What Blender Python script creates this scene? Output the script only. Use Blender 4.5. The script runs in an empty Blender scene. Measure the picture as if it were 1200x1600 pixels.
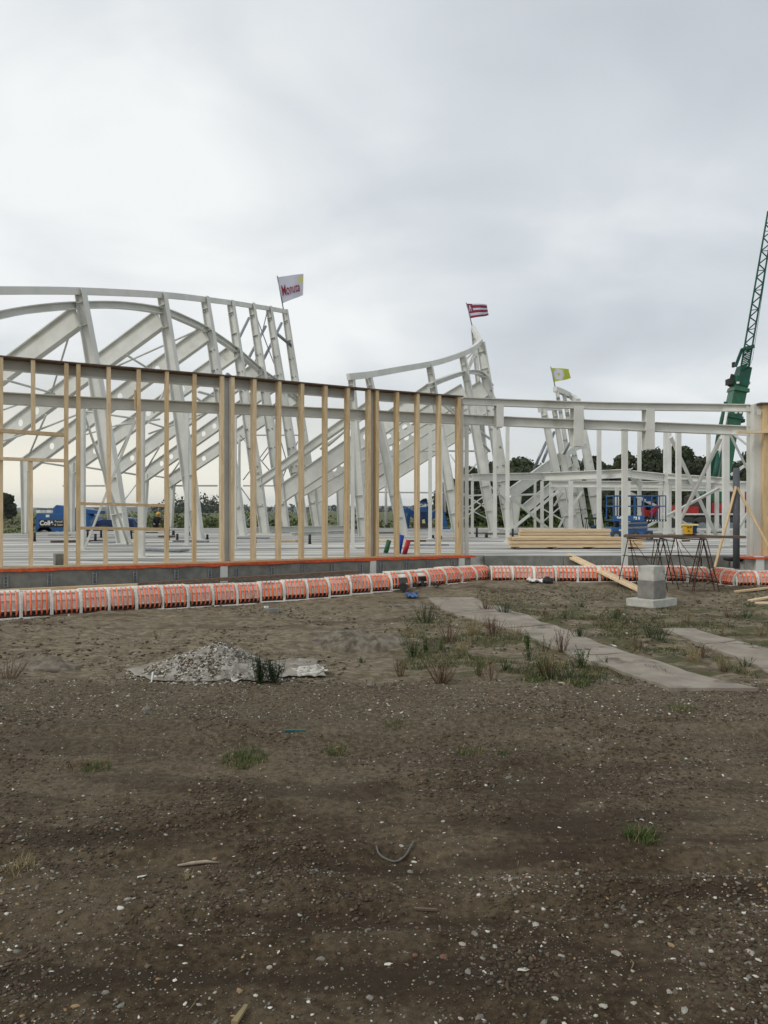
import bpy, bmesh, math, random
import numpy as np
from mathutils import Vector, Matrix, Quaternion
random.seed(7); RS = np.random.RandomState(11)
C = bpy.data.collections.new('scene'); bpy.context.scene.collection.children.link(C)
SC = bpy.context.scene
# ---------------------------------------------------------------- camera
cam = bpy.data.objects.new('camera', bpy.data.cameras.new('camera')); C.objects.link(cam)
CH, F, HZ = 1.6, 1200.0, 798.0
cam.location = (0, 0, CH); cam.rotation_euler = (math.radians(90), 0, 0)
cam.data.sensor_fit = 'VERTICAL'; cam.data.sensor_height = 36; cam.data.lens = 27
cam.data.shift_y = -2/1600; cam.data.clip_start = .05; cam.data.clip_end = 12000
SC.camera = cam
SC.render.resolution_x = 768; SC.render.resolution_y = 1024
# ---------------------------------------------------------------- world: overcast sky
SUN_EL, SUN_AZ = math.radians(40), math.radians(242)
w = bpy.data.worlds.new('World'); SC.world = w; w.use_nodes = True
nt = w.node_tree; N = nt.nodes; Lk = nt.links; N.clear()
def nd(t, **k):
    n = N.new(t)
    for a, b in k.items(): setattr(n, a, b)
    return n
def setin(n, **k):
    for a, b in k.items(): n.inputs[a.replace('_', ' ')].default_value = b
out = nd('ShaderNodeOutputWorld'); sky = nd('ShaderNodeTexSky', sky_type='NISHITA'); sky.sun_disc = False
sky.sun_elevation = SUN_EL; sky.sun_rotation = SUN_AZ; sky.air_density = 1; sky.dust_density = 3
bg1 = nd('ShaderNodeBackground'); bg1.inputs[1].default_value = .06; Lk.new(sky.outputs[0], bg1.inputs[0])
tc = nd('ShaderNodeTexCoord'); sep = nd('ShaderNodeSeparateXYZ'); Lk.new(tc.outputs['Generated'], sep.inputs[0])
def mth(op, a, b=None, c=None, clamp=False):
    n = nd('ShaderNodeMath', operation=op); n.use_clamp = clamp
    for i, v in enumerate((a, b, c)):
        if v is None: continue
        if isinstance(v, (int, float)): n.inputs[i].default_value = v
        else: Lk.new(v, n.inputs[i])
    return n.outputs[0]
zc = mth('MAXIMUM', sep.outputs[2], 0.0); den = mth('ADD', zc, .30)
cb = nd('ShaderNodeCombineXYZ'); Lk.new(mth('DIVIDE', sep.outputs[0], den), cb.inputs[0])
Lk.new(mth('DIVIDE', sep.outputs[1], den), cb.inputs[1]); cb.inputs[2].default_value = 3.7
def cnoise(scale, detail, rough, loc=(0, 0, 0), sc=(1, 1, 1), dist=0.0):
    mp = nd('ShaderNodeMapping'); mp.inputs[1].default_value = loc; mp.inputs[3].default_value = sc
    Lk.new(cb.outputs[0], mp.inputs[0])
    n = nd('ShaderNodeTexNoise'); n.inputs['Scale'].default_value = scale; n.inputs['Detail'].default_value = detail
    n.inputs['Roughness'].default_value = rough; n.inputs['Distortion'].default_value = dist
    Lk.new(mp.outputs[0], n.inputs[0]); return n.outputs[0]
n1 = cnoise(.9, 4, .42, (11, 3.9, 0), (1, 1.0, 1), .2); n2 = cnoise(2.2, 5, .48, (7.3, 11.7, 0), (1, 1.2, 1), .5)
cl = mth('ADD', mth('MULTIPLY', n1, .72), mth('MULTIPLY', n2, .28))
rp = nd('ShaderNodeValToRGB'); Lk.new(cl, rp.inputs[0])
e = rp.color_ramp.elements; e[0].position = .39; e[0].color = (.52, .555, .595, 1); e[1].position = .63; e[1].color = (.90, .92, .92, 1)
m_ = e.new(.50); m_.color = (.645, .69, .73, 1)
# pale, warmer band low down, strongest to the left
el = nd('ShaderNodeMapRange'); el.interpolation_type = 'SMOOTHSTEP'; Lk.new(sep.outputs[2], el.inputs[0])
el.inputs[1].default_value = 0.0; el.inputs[2].default_value = .22; el.inputs[3].default_value = 1; el.inputs[4].default_value = 0
az = nd('ShaderNodeMapRange'); az.interpolation_type = 'SMOOTHSTEP'; Lk.new(sep.outputs[0], az.inputs[0])
az.inputs[1].default_value = -.45; az.inputs[2].default_value = .45; az.inputs[3].default_value = 1; az.inputs[4].default_value = 0
hc = nd('ShaderNodeMix', data_type='RGBA'); Lk.new(az.outputs[0], hc.inputs[0])
hc.inputs[6].default_value = (.80, .84, .85, 1); hc.inputs[7].default_value = (1.06, 1.0, .82, 1)
mx = nd('ShaderNodeMix', data_type='RGBA'); Lk.new(mth('MULTIPLY', el.outputs[0], mth('ADD', mth('MULTIPLY', az.outputs[0], .35), .6)), mx.inputs[0])
Lk.new(rp.outputs[0], mx.inputs[6]); Lk.new(hc.outputs[2], mx.inputs[7])
bg2 = nd('ShaderNodeBackground'); Lk.new(mx.outputs[2], bg2.inputs[0]); bg2.inputs[1].default_value = 1.0
ms = nd('ShaderNodeMixShader'); ms.inputs[0].default_value = .93
Lk.new(bg1.outputs[0], ms.inputs[1]); Lk.new(bg2.outputs[0], ms.inputs[2]); Lk.new(ms.outputs[0], out.inputs[0])
# ---------------------------------------------------------------- sun behind cloud, exposure
sun = bpy.data.objects.new('sun', bpy.data.lights.new('sun', 'SUN')); C.objects.link(sun)
sun.data.energy = 1.3; sun.data.angle = math.radians(18); sun.data.color = (1, .96, .9)
sd = Vector((math.sin(SUN_AZ)*math.cos(SUN_EL), math.cos(SUN_AZ)*math.cos(SUN_EL), math.sin(SUN_EL)))
sun.rotation_euler = sd.to_track_quat('Z', 'Y').to_euler()
SC.view_settings.view_transform = 'Standard'; SC.view_settings.look = 'None'
SC.view_settings.exposure = 0.12; SC.view_settings.gamma = 1.0
# ================================================================ helpers
def P(px, py, Y): return Vector(((px-600)/F*Y, Y, CH+(HZ-py)/F*Y))
def interp(x, pts):
    xs = [p[0] for p in pts]
    if x <= xs[0]: i = 0
    elif x >= xs[-1]: i = len(pts)-2
    else: i = max(k for k in range(len(pts)-1) if xs[k] <= x)
    a, b = pts[i], pts[i+1]; t = (x-a[0])/(b[0]-a[0])
    return a[1]+(b[1]-a[1])*t
def lattice(seed):
    r = np.random.RandomState(seed); return r.rand(256, 256)
_T = [lattice(s) for s in range(6)]
def vnoise(x, y, k=0):
    x = np.asarray(x, float); y = np.asarray(y, float); T = _T[k % 6]
    xi = np.floor(x).astype(int); yi = np.floor(y).astype(int); u = x-xi; v = y-yi
    u = u*u*(3-2*u); v = v*v*(3-2*v); a = xi & 255; b = (xi+1) & 255; c = yi & 255; d = (yi+1) & 255
    return (T[a, c]*(1-u)+T[b, c]*u)*(1-v)+(T[a, d]*(1-u)+T[b, d]*u)*v-.5
def gbase(Y):
    t = np.clip((np.asarray(Y, float)-12.8)/2.8, 0, 1); return t*t*(3-2*t)*.18*np.clip((40-Y)/10, 0, 1)
def gh(x, y):
    x = np.asarray(x, float); y = np.asarray(y, float)
    near = np.clip((26-y)/10, 0, 1)*np.clip((24-np.abs(x))/8, 0, 1)
    sandy = np.clip((y-6.9)/.6, 0, 1)
    z = gbase(y)+near*(.05*vnoise(x*.7, y*.7, 1)+.026*vnoise(x*2.3, y*2.3, 2)+.012*vnoise(x*7, y*7, 3)+.012*vnoise(x*17, y*17, 4)+.012*np.maximum(vnoise(x*31, y*31, 5), 0)*(vnoise(x*1.7, y*1.7, 0)+.75))
    z = z+near*sandy*(.05*np.maximum(vnoise(x*1.9+9, y*3.1, 0), 0)+.03*vnoise(x*5, y*9, 2))
    # wheel ruts running across the foreground
    for a, b, wd, dp in ((4.35, .42, .09, .035), (5.35, .07, .10, .04), (5.75, .07, .09, .035), (3.5, -.04, .10, .03), (3.05, .06, .08, .028), (8.9, .05, .2, .04), (9.9, .03, .22, .035)):
        t = (y-(a+b*x+.12*vnoise(x*.8, x*0+a, 3)))/wd
        z = z-near*dp*np.exp(-t*t)+near*dp*.6*np.exp(-(np.abs(t)-1.6)**2*3)*(.6+vnoise(x*4, y*9, 1))
    return z
def G(px, py):
    Y = CH*F/(py-HZ)
    for _ in range(25): Y = .5*Y+.5*(CH-float(gbase(Y)))*F/(py-HZ)
    x = (px-600)/F*Y; return Vector((x, Y, float(gh(x, Y))))
class MB:
    def __init__(s): s.v = []; s.f = []; s.m = []; s.cm = 0
    def add(s, vs, fs):
        o = len(s.v); s.v += [tuple(p) for p in vs]; s.f += [tuple(o+i for i in f) for f in fs]; s.m += [s.cm]*len(fs); return s
    def hexa(s, a):  # 0-3 one end, 4-7 other end
        return s.add(a, [(3, 2, 1, 0), (4, 5, 6, 7), (0, 1, 5, 4), (1, 2, 6, 5), (2, 3, 7, 6), (3, 0, 4, 7)])
    def box(s, c, sx, sy, sz, rz=0):
        c = Vector(c); ca, sa = math.cos(rz), math.sin(rz); vs = []
        for z in (-1, 1):
            for x, y in ((-1, -1), (1, -1), (1, 1), (-1, 1)):
                X, Y = x*sx/2, y*sy/2; vs.append((c.x+X*ca-Y*sa, c.y+X*sa+Y*ca, c.z+z*sz/2))
        return s.hexa(vs)
    def bar(s, p, q, wd, h, up=(0, 0, 1), wd2=None, h2=None):
        p = Vector(p); q = Vector(q); a = (q-p).normalized(); up = Vector(up)
        d = up-a*up.dot(a)
        if d.length < 1e-4: d = Vector((1, 0, 0))-a*a.x
        d.normalize(); e_ = a.cross(d); wd2 = wd if wd2 is None else wd2; h2 = h if h2 is None else h2
        vs = [p+e_*x*wd/2+d*z*h/2 for x, z in ((-1, -1), (1, -1), (1, 1), (-1, 1))]+[q+e_*x*wd2/2+d*z*h2/2 for x, z in ((-1, -1), (1, -1), (1, 1), (-1, 1))]
        return s.hexa(vs)
    def tube(s, pts, r, n=8, cap=True):
        pts = [Vector(p) for p in pts]; k = len(pts); rr = r if isinstance(r, (list, tuple)) else [r]*k
        ref = Vector((0, 0, 1)); vs = []
        for i, p in enumerate(pts):
            t = (pts[min(i+1, k-1)]-pts[max(i-1, 0)]).normalized()
            if abs(t.z) > .95 and i == 0: ref = Vector((1, 0, 0))
            u = ref-t*ref.dot(t)
            if u.length < 1e-3: u = Vector((0, 1, 0))-t*t.y
            u.normalize(); ref = u; w_ = t.cross(u)
            for j in range(n):
                A = 2*math.pi*j/n; vs.append(p+(u*math.cos(A)+w_*math.sin(A))*rr[i])
        fs = [(i*n+j, i*n+(j+1) % n, (i+1)*n+(j+1) % n, (i+1)*n+j) for i in range(k-1) for j in range(n)]
        if cap: fs += [tuple(range(n))[::-1], tuple((k-1)*n+j for j in range(n))]
        return s.add(vs, fs)
    def ibeam(s, p, q, h, b, dax, h2=None, t=.02, holes=(), hr=.13, tw=.014):
        p = Vector(p); q = Vector(q); L = (q-p).length; a = (q-p)/L; dax = Vector(dax); d = dax-a*dax.dot(a); d.normalize(); e_ = a.cross(d)
        h2 = h if h2 is None else h2
        for sg in (-1, 1):
            c0 = p+d*sg*(h-t)/2; c1 = q+d*sg*(h2-t)/2
            s.hexa([c0+e_*x*b/2+d*z*t/2 for x, z in ((-1, -1), (1, -1), (1, 1), (-1, 1))]+[c1+e_*x*b/2+d*z*t/2 for x, z in ((-1, -1), (1, -1), (1, 1), (-1, 1))])
        H = lambda u: (h+(h2-h)*u/L)/2-t
        cur = 0.0
        def web(u0, u1):
            if u1-u0 < 1e-3: return
            s.hexa([p+a*u0+e_*x*tw/2+d*z*H(u0) for x, z in ((-1, -1), (1, -1), (1, 1), (-1, 1))]+[p+a*u1+e_*x*tw/2+d*z*H(u1) for x, z in ((-1, -1), (1, -1), (1, 1), (-1, 1))])
        for f_ in sorted(holes):
            u = f_*L; u0, u1 = u-hr*1.25, u+hr*1.25
            if u0 < cur or u1 > L: continue
            web(cur, u0); n = 16; vs = []
            for sd_ in (-1, 1):
                for j in range(n):
                    A = 2*math.pi*(j+.5)/n; vs.append(p+a*(u+hr*math.cos(A))+d*hr*math.sin(A)+e_*sd_*tw/2)
                for j in range(n):
                    A = 2*math.pi*(j+.5)/n; cx, sx = math.cos(A), math.sin(A); m = max(abs(cx), abs(sx)); cx /= m; sx /= m
                    uu = u+cx*hr*1.25; vs.append(p+a*uu+d*sx*H(uu)+e_*sd_*tw/2)
            fs = []
            for j in range(n):
                k = (j+1) % n; fs += [(j, k, n+k, n+j), (2*n+j, 3*n+j, 3*n+k, 2*n+k), (j, 2*n+j, 2*n+k, k)]
            s.add(vs, fs); cur = u1
        web(cur, L); return s
    def build(s, name, mats, parent=None, smooth=False):
        me = bpy.data.meshes.new(name); me.from_pydata(s.v, [], s.f)
        for m in (mats if isinstance(mats, (list, tuple)) else [mats]): me.materials.append(m)
        if any(s.m): me.polygons.foreach_set('material_index', s.m)
        if smooth: me.polygons.foreach_set('use_smooth', [True]*len(s.f))
        me.validate(); me.update()
        o = bpy.data.objects.new(name, me); C.objects.link(o)
        if parent: o.parent = parent; o.matrix_parent_inverse = Matrix.Translation(parent.location).inverted() if not any(parent.rotation_euler) else Matrix.Identity(4)
        return o
def npmesh(name, V, Q, mats, mi=None, parent=None, smooth=False):
    me = bpy.data.meshes.new(name); k = Q.shape[1]
    me.vertices.add(len(V)); me.vertices.foreach_set('co', np.asarray(V, np.float32).ravel())
    me.loops.add(Q.size); me.loops.foreach_set('vertex_index', Q.astype(np.int32).ravel())
    me.polygons.add(len(Q)); me.polygons.foreach_set('loop_start', np.arange(0, Q.size, k, dtype=np.int32))
    for m in (mats if isinstance(mats, (list, tuple)) else [mats]): me.materials.append(m)
    if mi is not None: me.polygons.foreach_set('material_index', np.asarray(mi, np.int32))
    if smooth: me.polygons.foreach_set('use_smooth', np.ones(len(Q), bool))
    me.update(calc_edges=True); me.validate()
    o = bpy.data.objects.new(name, me); C.objects.link(o)
    if parent: o.parent = parent; o.matrix_parent_inverse = Matrix.Translation(parent.location).inverted()
    return o
def tag(o, label=None, cat=None, group=None, kind=None):
    if label: o['label'] = label
    if cat: o['category'] = cat
    if group: o['group'] = group
    if kind: o['kind'] = kind
    return o
def thing(name, loc, label, cat, group=None, rz=0):
    o = bpy.data.objects.new(name, None); C.objects.link(o); o.location = loc; o.rotation_euler = (0, 0, rz)
    o.empty_display_size = .2; return tag(o, label, cat, group)
def dup(o, loc=None, rz=None, label=None, scale=None, parent=None):
    c = o.copy(); C.objects.link(c); c.parent = parent
    if parent is None:
        if loc is not None: c.location = loc
        if rz is not None: c.rotation_euler = (0, 0, rz)
        if scale is not None: c.scale = scale
        if label: c['label'] = label
    for ch in o.children: dup(ch, parent=c)
    return c
# ---------------------------------------------------------------- materials
def mat(name, c1, c2=None, rough=.7, scale=8, stretch=(1, 1, 1), bump=0, bscale=None, metal=0, detail=6, c3=None, sc3=1.2, f3=.5, spec=.3, lo=.35, hi=.65, trans=0, var=0):
    m = bpy.data.materials.new(name); m.use_nodes = True; t = m.node_tree; b = t.nodes['Principled BSDF']
    b.inputs['Roughness'].default_value = rough; b.inputs['Metallic'].default_value = metal; b.inputs['Specular IOR Level'].default_value = spec
    b.inputs['Base Color'].default_value = (*c1, 1)
    g = t.nodes.new('ShaderNodeNewGeometry'); mp = t.nodes.new('ShaderNodeMapping'); mp.inputs[3].default_value = stretch
    t.links.new(g.outputs['Position'], mp.inputs[0])
    def ns(s, dt=detail, v=mp.outputs[0]):
        n = t.nodes.new('ShaderNodeTexNoise'); n.inputs['Scale'].default_value = s; n.inputs['Detail'].default_value = dt; n.inputs['Roughness'].default_value = .6
        t.links.new(v, n.inputs[0]); return n.outputs[0]
    def ramp(v, a, b_):
        r = t.nodes.new('ShaderNodeMapRange'); r.interpolation_type = 'SMOOTHSTEP'; r.inputs[1].default_value = a; r.inputs[2].default_value = b_; t.links.new(v, r.inputs[0]); return r.outputs[0]
    def mixc(f, a, b_):
        x = t.nodes.new('ShaderNodeMix'); x.data_type = 'RGBA'
        if isinstance(f, float): x.inputs[0].default_value = f
        else: t.links.new(f, x.inputs[0])
        for i, q in ((6, a), (7, b_)):
            if isinstance(q, tuple): x.inputs[i].default_value = (*q, 1)
            else: t.links.new(q, x.inputs[i])
        return x.outputs[2]
    col = None
    if c2: col = mixc(ramp(ns(scale), lo, hi), c1, c2)
    if c3: col = mixc(ramp(ns(sc3, 5), f3, f3+.12), col, c3)
    if var and col:
        oi = t.nodes.new('ShaderNodeObjectInfo'); hs = t.nodes.new('ShaderNodeHueSaturation'); mr = t.nodes.new('ShaderNodeMapRange'); mr.inputs[3].default_value = 1-var; mr.inputs[4].default_value = 1+var*.5
        mr2 = t.nodes.new('ShaderNodeMapRange'); mr2.inputs[3].default_value = 1.06; mr2.inputs[4].default_value = 1-var*.8
        t.links.new(oi.outputs['Random'], mr.inputs[0]); t.links.new(mr.outputs[0], hs.inputs['Value']); t.links.new(oi.outputs['Random'], mr2.inputs[0]); t.links.new(mr2.outputs[0], hs.inputs['Saturation']); t.links.new(col, hs.inputs['Color']); col = hs.outputs[0]
    if col: t.links.new(col, b.inputs['Base Color'])
    if bump:
        bp = t.nodes.new('ShaderNodeBump'); bp.inputs['Strength'].default_value = bump; bp.inputs['Distance'].default_value = .02
        t.links.new(ns(bscale or scale*2), bp.inputs['Height']); t.links.new(bp.outputs[0], b.inputs['Normal'])
    if trans:
        tr = t.nodes.new('ShaderNodeBsdfTranslucent'); mxs = t.nodes.new('ShaderNodeMixShader'); mxs.inputs[0].default_value = trans
        if col: t.links.new(col, tr.inputs[0])
        else: tr.inputs[0].default_value = (*c1, 1)
        o_ = t.nodes['Material Output']; t.links.new(b.outputs[0], mxs.inputs[1]); t.links.new(tr.outputs[0], mxs.inputs[2]); t.links.new(mxs.outputs[0], o_.inputs[0])
    m['h'] = 1; return m
M = {}
M['steel'] = mat('painted_steel', (.65, .655, .61), (.57, .575, .53), .45, 1.5, bump=.05, c3=(.47, .45, .39), sc3=.9, f3=.62)
M['steel2'] = mat('painted_steel_far', (.65, .655, .61), (.57, .575, .53), .5, 1.2)
M['galv'] = mat('galvanised_steel', (.30, .32, .34), (.22, .24, .26), .4, 12, metal=.6)
M['wood'] = mat('pine', (.78, .60, .36), (.64, .46, .25), .65, 9, (3, 3, .35), bump=.15, c3=(.36, .21, .10), sc3=6, f3=.61, var=.14)
M['woodh'] = mat('pine_boards', (.74, .56, .34), (.58, .41, .23), .65, 7, (.4, 4, 8), bump=.1, var=.2)
M['wood_dark'] = mat('weathered_board', (.17, .12, .085), (.10, .07, .05), .8, 9, (.5, 4, 4), bump=.2)
M['conc'] = mat('concrete', (.235, .23, .205), (.165, .163, .148), .85, 5, bump=.15, c3=(.15, .15, .135), sc3=1.6, f3=.56)
M['conc_l'] = mat('smooth_concrete', (.52, .51, .46), (.42, .415, .375), .8, 6, bump=.1, c3=(.29, .28, .25), sc3=4, f3=.6)
M['slab'] = mat('floor_screed', (.56, .55, .51), (.24, .232, .21), .8, 1.0, (.14, 1.6, 1), bump=.08, c3=(.07, .066, .06), sc3=1.7, f3=.525, lo=.44, hi=.58)
M['orange'] = mat('orange_membrane', (.72, .12, .035), (.50, .07, .025), .6, 14)
M['tube'] = mat('orange_red_tube', (.92, .22, .10), (.80, .16, .075), .6, 9, c3=(.50, .20, .12), sc3=5, f3=.57, var=.10)
M['eps'] = mat('white_plastic', (.80, .78, .71), (.66, .63, .56), .6, 7, bump=.06, c3=(.40, .35, .27), sc3=5, f3=.60, var=.12)
M['black'] = mat('black_plastic', (.018, .018, .018), (.03, .03, .03), .6, 20)
M['dark'] = mat('dark_rubber', (.03, .029, .028), (.05, .047, .043), .8, 20)
M['blue'] = mat('blue_machine_paint', (.014, .10, .30), (.012, .075, .22), .35, 5, c3=(.03, .06, .10), sc3=4, f3=.62, spec=.5)
M['navy'] = mat('navy_paint', (.012, .045, .13), (.01, .03, .09), .45, 5)
M['green'] = mat('green_crane_paint', (.008, .115, .048), (.006, .08, .035), .35, 3, spec=.5)
M['dgreen'] = mat('dark_green_steel', (.012, .085, .055), (.010, .06, .04), .5, 3)
M['red'] = mat('red_paint', (.42, .030, .028), (.28, .02, .018), .4, 4)
M['brick_red'] = mat('brick_fragment', (.17, .085, .06), (.13, .065, .045), .85, 30)
M['yellow'] = mat('yellow_paint', (.75, .42, .03), (.6, .32, .02), .5, 9)
M['yellowl'] = mat('pale_yellow_lid', (.80, .74, .35), (.7, .62, .28), .5, 9)
M['glass'] = mat('dark_glass', (.03, .045, .06), None, .08, spec=.6)
M['white'] = mat('white_paint', (.80, .80, .78), (.70, .70, .68), .5, 10)
M['rust'] = mat('rusty_steel', (.075, .04, .028), (.04, .025, .02), .75, 30)
M['grass'] = mat('grass_blade', (.085, .125, .030), (.055, .09, .022), .7, 3, trans=.3)
M['drygrass'] = mat('dry_grass_blade', (.30, .24, .12), (.19, .15, .08), .8, 3, trans=.2)
M['redweed'] = mat('dry_red_stalk', (.135, .078, .045), (.10, .06, .038), .8, 6)
M['leafg'] = mat('weed_leaf', (.07, .115, .03), (.045, .07, .02), .7, 9, trans=.25)
M['leafd'] = mat('dark_weed_leaf', (.035, .055, .022), (.05, .07, .03), .7, 9, trans=.2)
M['tree'] = [mat('foliage_a', (.062, .074, .036), (.040, .050, .026), .8, .9, trans=.2), mat('foliage_b', (.070, .090, .038), (.044, .058, .027), .8, .9, trans=.2),
             mat('foliage_c', (.090, .105, .045), (.058, .07, .03), .8, .9, trans=.2)]
M['crop'] = mat('crop_leaf', (.10, .15, .035), (.065, .10, .025), .8, .7, trans=.25)
M['cropb'] = mat('brown_field_reed', (.13, .12, .07), (.09, .09, .05), .85, .6, trans=.1)
M['bark'] = mat('bark', (.05, .04, .03), (.03, .025, .02), .9, 6, (1, 1, .3))
M['hill'] = mat('wooded_hill', (.06, .075, .05), (.04, .055, .04), .9, .02)
M['plate'] = mat('worn_ground_mat', (.30, .265, .215), (.22, .19, .155), .85, 3.0, bump=.2, bscale=30, c3=(.125, .105, .08), sc3=2.3, f3=.56)
M['sheet'] = mat('dirty_tarpaulin', (.30, .275, .23), (.20, .175, .14), .75, 6, bump=.3, c3=(.15, .13, .11), sc3=5, f3=.52)
M['sheet2'] = mat('pale_plastic_sheet', (.58, .56, .50), (.42, .40, .35), .6, 9, bump=.3, c3=(.22, .19, .15), sc3=9, f3=.58)
M['pale'] = mat('pale_rubble', (.34, .325, .285), (.20, .18, .15), .9, 16, bump=.6, bscale=40, c3=(.10, .08, .065), sc3=5, f3=.56)
ST = [mat('white_shell', (.62, .60, .53), (.46, .44, .38), .6, 30), mat('grey_stone', (.215, .20, .17), (.14, .13, .11), .8, 40),
      mat('brown_stone', (.14, .108, .07), (.09, .068, .045), .85, 40), mat('ochre_stone', (.32, .22, .11), (.24, .16, .09), .8, 40),
      M['brick_red'], mat('dark_soil_crumb', (.080, .058, .036), (.050, .037, .024), .9, 40), mat('pale_grey_stone', (.36, .34, .29), (.25, .235, .20), .8, 40)]
# ================================================================ ground
def ground_material():
    m = bpy.data.materials.new('soil_and_field'); m.use_nodes = True; t = m.node_tree; b = t.nodes['Principled BSDF']
    b.inputs['Roughness'].default_value = .92; b.inputs['Specular IOR Level'].default_value = .12
    g = t.nodes.new('ShaderNodeNewGeometry'); sp = t.nodes.new('ShaderNodeSeparateXYZ'); t.links.new(g.outputs['Position'], sp.inputs[0])
    def ns(s, dt=6, st=(1, 1, 1), r=.6, loc=(0, 0, 0)):
        mp = t.nodes.new('ShaderNodeMapping'); mp.inputs[3].default_value = st; mp.inputs[1].default_value = loc; t.links.new(g.outputs['Position'], mp.inputs[0])
        n = t.nodes.new('ShaderNodeTexNoise'); n.inputs['Scale'].default_value = s; n.inputs['Detail'].default_value = dt; n.inputs['Roughness'].default_value = r; t.links.new(mp.outputs[0], n.inputs[0]); return n.outputs[0]
    def ramp(v, a, b_):
        r = t.nodes.new('ShaderNodeMapRange'); r.interpolation_type = 'SMOOTHSTEP'; r.inputs[1].default_value = a; r.inputs[2].default_value = b_; t.links.new(v, r.inputs[0]); return r.outputs[0]
    def mixc(f, a, b_):
        x = t.nodes.new('ShaderNodeMix'); x.data_type = 'RGBA'; t.links.new(f, x.inputs[0])
        for i, q in ((6, a), (7, b_)):
            if isinstance(q, tuple): x.inputs[i].default_value = (*q, 1)
            else: t.links.new(q, x.inputs[i])
        return x.outputs[2]
    def mm(op, a, b_):
        n = t.nodes.new('ShaderNodeMath'); n.operation = op
        for i, v in enumerate((a, b_)):
            if isinstance(v, (int, float)): n.inputs[i].default_value = v
            else: t.links.new(v, n.inputs[i])
        return n.outputs[0]
    Y = sp.outputs[1]
    fine = ns(26, 8, r=.7); mid = ns(5, 6); big = ns(.8, 5); streak = ns(1.6, 6, (.35, 2.2, 1))
    soil = mixc(ramp(fine, .35, .68), (.040, .028, .016), (.110, .080, .048))
    soil = mixc(ramp(big, .44, .58), soil, mixc(ramp(fine, .3, .7), (.078, .059, .036), (.158, .122, .078)))
    soil = mixc(mm('MULTIPLY', ramp(streak, .48, .60), .8), soil, (.045, .032, .022))
    soil = mixc(mm('MULTIPLY', ramp(mm('ADD', Y, mm('MULTIPLY', big, 2.5)), 4.2, 7.6), .55), soil, mixc(ramp(fine, .35, .65), (.105, .084, .056), (.215, .178, .125)))
    vo = t.nodes.new('ShaderNodeTexVoronoi'); vo.inputs['Scale'].default_value = 55; t.links.new(g.outputs['Position'], vo.inputs[0])
    chips = mm('MULTIPLY', ramp(vo.outputs[0], .30, .22), ramp(ns(37, 2), .60, .64))
    soil = mixc(chips, soil, (.32, .29, .24))
    sand = mixc(ramp(ns(14, 8, (.6, 1.5, 1), .7), .35, .65), (.125, .102, .066), (.27, .230, .162))
    sand = mixc(ramp(mid, .5, .68), sand, (.115, .09, .063))
    sand = mixc(mm('MULTIPLY', ramp(ns(1.1, 6, (.5, 1.6, 1), loc=(3, 1, 0)), .52, .66), .75), sand, (.085, .064, .045))
    edge = ramp(mm('ADD', Y, mm('MULTIPLY', mm('SUBTRACT', ns(1.7, 8, r=.75), .5), 3.2)), 6.85, 7.5)
    col = mixc(edge, soil, sand)
    # damp green algae / low growth in the middle right
    rgt = mm('MULTIPLY', ramp(mm('ADD', sp.outputs[0], mm('MULTIPLY', mid, .8)), .2, 1.4), mm('MULTIPLY', ramp(Y, 7.1, 7.6), ramp(mm('MULTIPLY', Y, -1), -14.5, -12)))
    col = mixc(mm('MULTIPLY', mm('MULTIPLY', rgt, ramp(ns(2.2, 7, (.7, 1.3, 1)), .46, .58)), .8), col, (.075, .078, .036))
    field = mixc(ramp(ns(.05, 5, (1, 3, 1)), .4, .6), (.075, .105, .035), (.135, .125, .065))
    col = mixc(ramp(Y, 27, 33), col, field)
    t.links.new(col, b.inputs['Base Color'])
    bp = t.nodes.new('ShaderNodeBump'); bp.inputs['Strength'].default_value = .75; bp.inputs['Distance'].default_value = .02
    t.links.new(mm('ADD', ns(75, 9, r=.8), mm('MULTIPLY', ns(15, 6), 1.2)), bp.inputs['Height']); t.links.new(bp.outputs[0], b.inputs['Normal'])
    return m
def grid_axis(segs):
    a = [segs[0][0]]
    for s0, s1, d0, d1 in segs:
        x = s0
        while x < s1-1e-6:
            x = min(s1, x+d0+(d1-d0)*(x-s0)/(s1-s0)); a.append(x)
    return np.array(a)
xp = grid_axis([(0, 3, .022, .03), (3, 10, .03, .07), (10, 30, .07, .9), (30, 5000, 1, 900)])
xs = np.concatenate([-xp[::-1], xp[1:]])
yp = grid_axis([(1.4, 4, .018, .025), (4, 8, .025, .035), (8, 17, .035, .08), (17, 45, .1, 2), (45, 6000, 3, 900)])
ys = np.concatenate([[-60, -20, -6, -2, -.5, .4, .9], yp])
XX, YY = np.meshgrid(xs, ys); ZZ = gh(XX, YY)
V = np.stack([XX.ravel(), YY.ravel(), ZZ.ravel()], 1); nx, ny = len(xs), len(ys)
I = (np.arange(ny-1)[:, None]*nx+np.arange(nx-1)[None, :]).ravel()
ground = npmesh('ground', V, np.stack([I, I+1, I+1+nx, I+nx], 1), ground_material(), smooth=True); tag(ground, kind='structure')
print('ground verts', len(V))
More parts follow.
